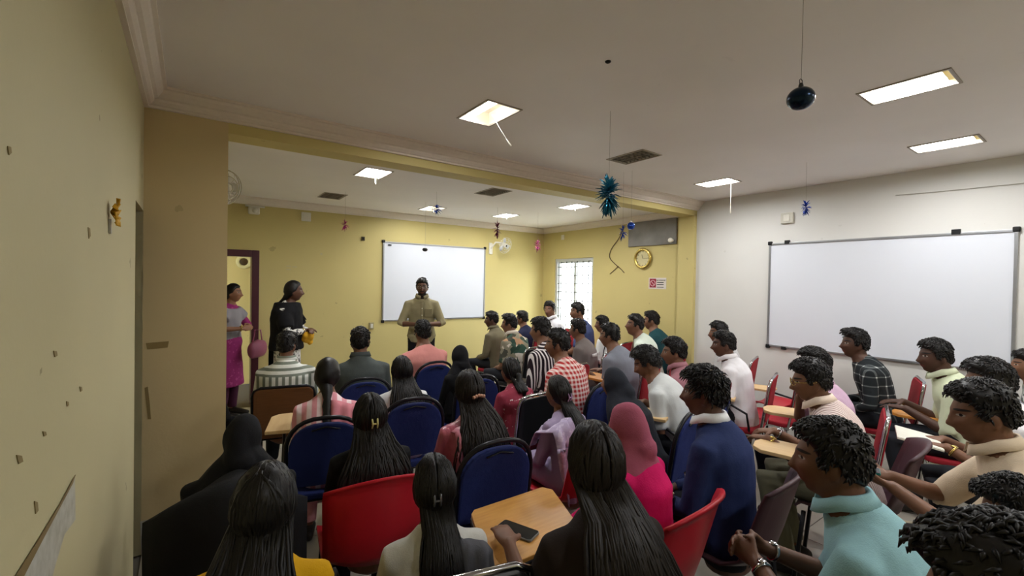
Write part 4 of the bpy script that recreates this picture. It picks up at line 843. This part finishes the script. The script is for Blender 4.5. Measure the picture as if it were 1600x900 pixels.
PP['polka'] = person('girl in dark red top with white rings and short ponytail', 797, 558, 1.109, 'f', h=4, hy=4, lean=10, top=spots('red_ring_print', '#93384a', '#e6cfd0', 24, .66), sleeve='short', hair='pony', length=.02, kurta=True, clip=(plain('white_bow', '#dcdcdc', .4), -.055, .03, 'flower'), chairk='black', chairl='black vinyl chair of the girl in red ringed top', tier='A')
PP['lav'] = person('girl with long hair, purple clip and lavender dupatta', 871.4, 586.2, 1.118, 'f', h=6, hy=6, lean=8, top=F_('lavender_kurta', '#a596b5'), sleeve='long', hair='half', kurta=True, length=.36, clip=(plain('lilac_clip', '#b795c5', .4), -.01, .026, 'claw'), chairk='plastic', chairl='red moulded plastic chair of the girl with lavender dupatta', tier='A')
PP['clipH'] = person('girl with long black hair and pale gold claw clip', 578.5, 613.4, 1.148, 'f', h=-8, hy=2, lean=2, top=F_('black_kurta', '#161618'), sleeve='elbow', hair='long', kurta=True, length=.46, clip=(plain('pale_gold_clip', '#d6cf8d', .3, .3), -.005, .022, 'claw'), chairk='plastic', chairl='red moulded plastic chair of the girl with gold claw clip', tier='A', fat=1.05, hairp=dict(wave=.022, vol=1.5))
PP['abaya'] = person('woman in black robe and headscarf leaning by the pillar', 380.6, 645.5, 1.116, 'f', h=-12, hy=-10, lean=2, top=F_('black_robe', '#141416'), sleeve='long', robe=True, scarf=(F_('black_scarf', '#17171a'), .42), chairk='plastic', chairl='red moulded plastic chair under the woman in black robe', tier='A', fat=1.3)
PP['yellow'] = person('girl with thick loose black hair and mustard yellow top', 415.6, 722.0, 1.174, 'f', h=-20, hy=-6, lean=2, top=F_('mustard_top', '#d7a312'), sleeve='elbow', hair='long', kurta=True, length=.48, clip=(plain('lime_clip', '#c3c04e', .35), -.16, .03, 'claw'), chairk='black', chairl='black vinyl chair of the girl in mustard yellow', tier='A', hairp=dict(top=.024, side=.02, wave=.018, vol=1.35))
PP['g678'] = person('girl with half tied hair in white and grey clothes beside the desk', 678.3, 709.2, 1.119, 'f', h=-14, hy=-4, lean=2, top=F_('white_printed_kurta', '#c9c8c2'), sleeve='elbow', hair='half', kurta=True, length=.44, clip=(plain('dark_steel_clip', '#6f7076', .3, .6), -.0, .02, 'claw'), chairk='black', chairl='black vinyl chair of the girl in white and grey', tier='A')
PP['g920'] = person('girl with very long straight dark hair seated at the wooden desk', 928.7, 658.0, 1.254, 'f', h=-16, hy=-3, lean=4, arms=((.19, .33, .775), (.22, -.25, .45), (-.05, 1, -.03), (0, 0, -1), .3), top=F_('dark_brown_kurta', '#2a211e'), sleeve='elbow', hair='long', kurta=True, length=.52, chairk='black', chairl='black vinyl chair with chrome frame of the long haired girl', tier='A', hm=M_HAIRB, hairp=dict(wave=.014, vol=1.3))
PP['mauvehijab'] = person('woman in mauve headscarf and bright magenta dress', 979.4, 626.9, 1.163, 'f', h=8, hy=0, fat=.92, lean=8, chair_off=(-.06, .0), top=F_('magenta_dress', '#d01563', var=.08), sleeve='long', robe=True, scarf=(F_('mauve_scarf', '#a3566b'), .2), chairk='plastic', chairl='red moulded plastic chair of the woman in magenta', tier='A', tab=T(1062, 783, .70, 12, .44, .2))
# --- right hand rows
PP['navyj'] = person('boy in navy jacket with white collar', 1100.5, 574.2, 1.279, h=10, hy=14, lean=6, top=F_('navy_jacket', '#26325c'), sleeve='long', collar=F_('white_collar', '#e9eaee'), tier='A', chairk='maroon', chairl='maroon plastic chair of the boy in the navy jacket', hairp=dict(top=.034, side=.015, noise=.010, tufts=260, tl=.028, mess=1.6), tone='#5f4234')
PP['b1130'] = person('boy in white shirt beside the corner of the white wall', 1131.2, 517.0, 1.27, h=18, hy=22, lean=10, top=F_('white_cotton_shirt', '#e8e6ea'), sleeve='short', collar=F_('white_cotton_shirt', '#e8e6ea'), tier='A', tone='#5f4234', chairk='redpad', chairl='red padded chair of the boy in white by the wall corner', tab=T(1192, 629, .70, 25, .5, .24))
PP['b1127'] = person('boy behind the white shirted boy, only his hair and nose showing', 1123.0, 502.1, 1.284, h=18, hy=25, top=F_('pale_grey_shirt', '#c9c9c9'), sleeve='short', tier='B', tone='#7a5340', chairk='redpad', chairl='red padded chair hidden past the boy in white')
PP['glasses'] = person('boy in pink white striped shirt and spectacles writing at his tablet', 1267.8, 562.0, 1.255, h=14, hy=20, hp=-8, lean=16, arms=((.10, .42, .77), (.26, -.2, .45), (-.3, .9, -.1), (0, 0, -1), .8), top=stripes('fine_pink_stripes', '#ead9d4', '#a68a86', .013, .62), sleeve='elbow', collar=F_('cream_pink_collar', '#ecd8c8'), tier='A', specs='gold', watch={-1: M_GOLD, 1: M_CHROME}, bottom=F_('olive_trousers', '#6c6a57'), chairk='maroon', chairl='maroon plastic chair with tablet of the boy in spectacles', tab=T(1165, 690, .72, 12, .55, .34, M_TAB), hairp=dict(top=.034, side=.016, tufts=220))
PP['behind35'] = person('boy in lilac shirt mostly hidden past the boy in spectacles', 1272.1, 543.0, 1.274, h=16, hy=18, lean=8, top=F_('lilac_shirt', '#c5a6bd'), sleeve='short', collar=F_('lilac_shirt', '#c5a6bd'), tier='A', chairk='redpad', chairl='red padded chair with tan tablet past the boy in spectacles', tab=T(1205, 640, .74, 20, .5, .24), arms='chin', armsL='lap')
PP['plaid'] = person('boy in black and white plaid shirt against the long whiteboard', 1335.0, 514.9, 1.304, h=20, hy=24, hp=5, lean=14, top=checks('black_plaid', '#23272a', '#767c7c', '#c8ccca', .075, .14), sleeve='long', tier='A', tone='#54392c', chairk='redpad', chairl='red padded chair of the boy in plaid', hairp=dict(top=.036, side=.018, quiff=.02, tufts=220))
PP['lime'] = person('boy in pale lime shirt leaning on an orange tablet', 1461.5, 529.6, 1.309, h=16, hy=24, lean=12, arms='desk', top=F_('pale_lime_shirt', '#ced6b8'), sleeve='elbow', collar=F_('pale_lime_shirt', '#ced6b8'), tier='A', tone='#4c3328', chairk='redpad', chairl='red padded chair with orange tablet of the boy in lime', tab=T(1370, 640, .72, 10, .28, .25, M_TABO))
PP['lblue'] = person('boy in light blue shirt with steel watch and clasped hands', 1299.1, 656.2, 1.267, h=12, hy=8, hp=-2, lean=12, arms=((.055, .37, .77), (.45, 0, .4), (-.45, .75, .1), (-.75, -.3, -.2), .9), top=F_('light_blue_shirt', '#93bdc6'), sleeve='elbow', collar=F_('light_blue_shirt', '#93bdc6'), tier='A', tone='#6e4c3a', watch={1: M_CHROME, -1: M_CHROME}, bottom=F_('black_trousers', '#17171a'), chairk='maroon', chairl='maroon plastic chair of the boy in light blue', hairp=dict(top=.03, side=.015, tufts=240))
PP['r39'] = person('boy in beige shirt holding a phone, looking at the front', 1535.0, 596.9, 1.301, h=18, hy=14, hp=-8, lean=14, arms=((.07, .47, .80), (.5, 0, .45), (-.3, .9, .15), (-.3, -.2, .9), .6), top=F_('beige_white_shirt', '#e0cdb4'), sleeve='elbow', collar=F_('beige_white_shirt', '#e0cdb4'), tier='A', bottom=F_('cream_trousers', '#b5ab93'), chairk='maroon', chairl='maroon plastic chair of the boy in beige', hairp=dict(top=.036, side=.018, tufts=240))
PP['r40'] = person('boy in white shirt with bracelet reading a notebook past the beige shirt', 1543.0, 563.0, 1.281, h=16, hy=15, lean=16, arms=((.09, .38, .76), (.32, -.1, .45), (-.3, .9, -.05), (0, 0, -1), .5), top=F_('white_cotton_shirt', '#e8e6ea'), sleeve='elbow', tier='A', watch={-1: M_GOLD}, chairk='redpad', chairl='red padded chair of the boy reading a notebook', hairp=dict(top=.04, side=.024, tufts=240))
PP['r41'] = person('boy with curly hair and printed shirt at the long whiteboard end', 1606.2, 546.6, 1.235, h=10, hy=15, top=floral('grey_floral', ['#8a8f8a', '#d0d0cc', '#4a4f50', '#a9ada8'], 30), sleeve='short', tier='B', depth=3.404, chairk='redpad', chairl='red padded chair beside the long whiteboard end')
PP['r42'] = person('boy in dark shirt resting a hand on his tan tablet', 1590.2, 747.0, 1.067, h=18, hy=8, hp=-18, lean=34, arms=((.13, .42, .78), (.3, 0, .45), (-.3, .9, -.02), (0, 0, -1), .4), top=F_('dark_brown_shirt', '#4a3c33'), sleeve='elbow', tier='A', chairk='maroon', chairl='maroon plastic chair with tan tablet of the boy in dark shirt', tab=T(1200, 838, .70, 12, .40, .24), hairp=dict(top=.034, side=.02, tufts=260))
PP['r43'] = person('boy with dense black hair in charcoal shirt, seated last in the row', 1589.7, 827.8, 1.329, h=10, hy=5, hp=-10, lean=10, top=F_('charcoal_shirt', '#2b2f35'), sleeve='short', tier='A', chairk='maroon', chairl='maroon plastic chair of the boy with dense black hair', hairp=dict(top=.034, side=.022, tufts=240))
# --- drapes
def at_t(P, t): return P['H']+P['A']*(t/.53*P['sp'])
def back_sheet(key, x0, x1, t0, t1, off, mat, name='dupatta', wave=.012, nx=9, nt=14, over=.12):
    P = PP[key]; gr = []
    for i in range(nt+4):
        row = []
        for j in range(nx):
            x = x0+(x1-x0)*j/(nx-1)
            if i < 4:   # over the shoulder from the front
                a = i/4; q = at_t(P, t0-over*(1-a))+P['F']*(.135*(1-a)**.6)+P['A']*(.035*a)
            else:
                t = t0+(t1-t0)*(i-4)/(nt-1); hd_ = np.interp(t, [-.3, 0, .12, .25, .37, .435, .485], [.16, .15, .125, .13, .135, .11, .08])*P['k']; q = at_t(P, t)-P['F']*(hd_+off)+P['A']*(.02 if i < 6 else 0)
            q = q-P['A']*(max(0, abs(x)-.06)*.42 if i < 8 else 0); row.append(q+Vector((x+.006*math.sin(i*.5+j), 0, 0))+P['F']*wave*math.sin(j*1.9+i*.25))
        gr.append(row)
    return build(G().sheet(gr, .006), name, mat, P['root'])
def shawl(key, t0, t1, shift, mat, name='shawl', e=.028, armf=.55):
    P = PP[key]; g = G(); ts = np.linspace(t0, t1, 7)
    g.tube([at_t(P, t)-P['F']*shift*(1 if t < .4 else .3) for t in ts], [(np.interp(t, [-.4, 0, .12, .25, .37, .435, .485], [.2, .178, .155, .162, .182, .172, .10])*P['k']+e, np.interp(t, [-.4, 0, .12, .25, .37, .435, .485], [.14, .13, .112, .115, .118, .10, .085])*P['k']+e) for t in ts], 18, side=(1, 0, 0), cap='flat')
    for sx, (S, E, W) in P['arms'].items(): g.tube([S-Vector((sx*.04, 0, 0)), S.lerp(E, .5), S.lerp(E, armf*1.6)], [.085, .085, .078], 12, cap='flat')
    return build(g, name, mat, P['root'], voxel=.014, disp=.02)
shawl('teacher', -.05, .515, .012, F_('black_shawl', '#151417'), armf=.5, e=.058)
back_sheet('teacher', -.19, .0, .46, -.55, .05, F_('black_shawl', '#151417'), 'shawl_end')
shawl('doorlady', .02, .46, .02, F_('grey_chiffon', '#8d898f'), 'grey_dupatta', .036, .3)
back_sheet('pinkgirl', .02, .17, .47, .0, .03, F_('pink_dupatta', '#e08f9a'))
back_sheet('lav', -.24, -.07, .47, -.08, .04, spots('lavender_print', '#b9aac9', '#cfc3da', 26, .55), wave=.02)
back_sheet('satin', -.16, -.06, .47, .0, .03, satin('pink_satin_drape', '#d18093'))
back_sheet('g678', .06, .19, .47, -.05, .03, F_('grey_dupatta', '#56565c'))
back_sheet('yellow', .10, .21, .46, -.02, .03, F_('black_dupatta', '#18181a'))
back_sheet('girl625', .09, .2, .46, 0, .03, F_('black_dupatta', '#18181a'))
# lettering on the tee shirt back
P = PP['tshirt']; q = at_t(P, .335)-P['F']*.150
LM = Matrix.Translation(q) @ Matrix.Rotation(PI/2-math.radians(8), 4, 'X')
text('M LATEST', .052, 'shirt_lettering', plain('white_print', '#dcdada', .8), P['root'], LM, .012)
build(G().ball(q+Vector((.12, 0, -.10)), (.03, .02, .035), 12, 8), 'shirt_emblem', plain('white_print', '#dcdada', .8), P['root'])
# speaker's shirt front
P = PP['speaker']; SF = F_('khaki_shirt_front', '#857c5e')
pts = [at_t(P, t)+P['F']*(np.interp(t, [0, .12, .25, .37, .432, .482], [.13, .112, .115, .118, .098, .077])+.022) for t in (.02, .12, .22, .32, .40, .45)]
build(G().tube(pts, [(.017, .006)]*6, 8, side=(1, 0, 0)), 'button_placket', SF, P['root'])
for t in (.08, .18, .28, .37): build(G().ball(at_t(P, t)+P['F']*(np.interp(t, [0, .12, .25, .37, .432], [.13, .112, .115, .118, .098])+.03), (.007, .004, .007), 8, 6), 'button', M_WHITEP, P['root'])
c = at_t(P, .31)+P['F']*.125+Vector((-.085, 0, 0)); build(G().box(c, (.10, .02, .11), Matrix.Rotation(-.25, 3, 'Z')), 'pocket', SF, P['root'], False, bevel=.006)
# the black robe's veil hangs over her chair back
P = PP['abaya']; gr = []
for i, (y_, z_) in enumerate([(-.085, 1.03), (-.19, 1.035), (-.30, 1.065), (-.395, 1.04), (-.405, .88), (-.395, .7), (-.40, .5), (-.40, .32)]):
    gr.append([Vector((x_*(.55+.45*min(1, i/3)), y_+.012*math.sin(j*1.7+i*.3)*(i > 2)+(.10*(x_/.3)**2 if i > 2 else 0), z_-.10*(abs(x_)/.3)**1.5*(i < 4))) for j, x_ in enumerate(np.linspace(-.30, .30, 13))])
build(G().sheet(gr, .008), 'veil', F_('black_scarf', '#17171a'), P['root'])
# ------------------------------------------------------------------ desk, phones, papers and other small things
a, b, c_ = at_z(735, 798, .72), at_z(858, 757, .72), at_z(765, 897, .72); d_ = b+(c_-a)
r = tag(empty('study_desk', ((a.x+d_.x)/2, (a.y+d_.y)/2, 0)), 'small wooden desk with rounded corners carrying a phone', 'desk')
cen = Vector((r.location.x, r.location.y, 0)); ex, ey = (b-a), (c_-a)
def dk(x, y, z): p = a+ex*x+ey*y; return (p.x-cen.x, p.y-cen.y, z)
PO = [(.04, 0), (.90, 0), (1, .12), (1, .9), (.94, 1), (.1, 1), (0, .94), (0, .06)]
build(G().prism(PO, .703, .72, dk), 'desk_top', M_DESK, r, False, bevel=.003); build(G().prism([(.5+(x-.5)*1.015, .5+(y-.5)*1.015) for x, y in PO], .678, .703, dk), 'edge_band', M_BLACK, r, False, bevel=.003)
for x in (.08, .92):
    build(G().tube([dk(x, .08, .68), dk(x, .08, .02)], .013, 8, cap='flat'), 'leg', M_TUBE, r); build(G().tube([dk(x, -.02, .014), dk(x, .3, .014)], .013, 8), 'foot', M_TUBE, r)
    build(G().tube([dk(x, .08, .667), dk(x, .85, .667)], .011, 8), 'support_rail', M_TUBE, r)
# phone
p = at_z(808, 828, .7275); u_ = (at_z(834, 837, .7275)-at_z(782, 818, .7275)); ang = math.atan2(u_.y, u_.x)
r = tag(empty('smartphone', p, ang), 'black smartphone lying on the wooden desk', 'phone'); build(G().prism(rrect(.16, .076, .011), -.0068, .002, lambda x, y, z: (x, y, z)), 'case', plain('phone_case', '#7d8084', .3, .5), r, False, bevel=.0015); build(G().prism(rrect(.154, .071, .009), .002, .003, lambda x, y, z: (x, y, z)), 'screen', plain('phone_glass', '#0c0d10', .08), r, False)
# notebook and phone of the boys on the right
def slabthing(name, label, cat, pos, rz, l, w_, th, mt, mt2=None, tilt=0):
    r = tag(empty(name, pos, rz), label, cat); r.rotation_euler[0] = tilt
    build(G().box((0, 0, th/2), (l, w_, th)), 'cover' if cat != 'phone' else 'case', mt2 or mt, r, False, bevel=.002); build(G().box((0, 0, th+.001), (l*.96, w_*.95, .002)), 'page' if cat != 'phone' else 'screen', mt, r, False); return r
M_PAGE = plain('paper_white', '#e4e4d6', .7)
def holder(key, dz=.02, fwd=.1):
    P = PP[key]; M4 = Matrix.Translation((P['xy'][0], P['xy'][1], P['root'].location.z)) @ Matrix.Rotation(P['h'], 4, 'Z') @ Matrix.Scale(P['s'], 4)
    W = (P['arms'][1][2]+P['arms'][-1][2])/2; return M4 @ (W+Vector((0, fwd, dz))), P['h']
p, h_ = holder('r40', .0, .12); slabthing('notebook', 'open white notebook in the hands of the boy in white', 'notebook', p, h_, .30, .21, .012, M_PAGE, tilt=.15)
p, h_ = holder('r39', .025, .11); slabthing('smartphone', 'dark phone with teal case held by the boy in beige', 'phone', p, h_+PI/2, .15, .074, .009, plain('phone_glass2', '#10151a', .1), plain('teal_case', '#1c7f7a', .4))
cr_ = PP['redcheck']['chair']; tb_ = [c for c in cr_.children if c.name.startswith('writing_tablet')][0]; cs_ = [v.co for v in tb_.data.vertices]; p = Matrix.Translation(cr_.location) @ (Matrix.Rotation(cr_.rotation_euler[2], 3, 'Z') @ (sum(cs_, Vector())/len(cs_)+Vector((0, .03, .010)))); slabthing('pencil_case', 'pale mint pencil pouch on the orange tablet', 'pouch', p, 1.4, .15, .05, .03, plain('mint_pouch', '#9bd3bd', .6))
# teacher's yellow bundle and the bag in the doorway
P = PP['teacher']
p = (Matrix.Translation((P['xy'][0], P['xy'][1], 0)) @ Matrix.Rotation(P['h'], 4, 'Z') @ Matrix.Scale(P['s'], 4)) @ ((P['arms'][1][2]+P['arms'][-1][2])/2+Vector((.02, .03, -.09)))
g = G(); rn = random.Random(3)
for k in range(9): g.ball(p*0+Vector((rn.uniform(-.03, .03), rn.uniform(-.02, .02), rn.uniform(-.05, .06))), (rn.uniform(.03, .045), .03, rn.uniform(.03, .05)), 10, 8)
y_ = build(g, 'cloth_bundle', F_('yellow_cloth', '#dca62c'), None, voxel=.008, disp=.02); y_.location = p; tag(y_, 'crumpled yellow cloth in the hands of the standing teacher', 'cloth')
P = PP['doorlady']; M4 = Matrix.Translation((P['xy'][0], P['xy'][1], 0)) @ Matrix.Rotation(P['h'], 4, 'Z') @ Matrix.Scale(P['s'], 4)
r = tag(empty('handbag', M4 @ Vector((-.16, .27, .80)), P['h']), 'dusty pink handbag on the arm of the woman in magenta', 'bag'); MB_ = plain('dusty_pink_leather', '#8d4a63', .5)
build(G().tube([(-.12, 0, .0), (0, 0, .01), (.12, 0, 0)], [(.10, .045), (.115, .055), (.10, .045)], 14, side=(0, 0, 1)), 'pouch', MB_, r); build(G().tube([(-.1, 0, .08), (-.06, 0, .24), (.06, 0, .25), (.1, 0, .08)], .008, 8), 'strap', MB_, r)
# empty chairs
chair('redpad', 4.50, 1.96, math.radians(4), 'empty red padded chair beside the white wall, with tan tablet', T(1260, 619, .70, 20, .24, .22))
chair('plastic', 5.02, 2.1, math.radians(4), 'pinkish red plastic chair right of the empty red padded chair')
finish()
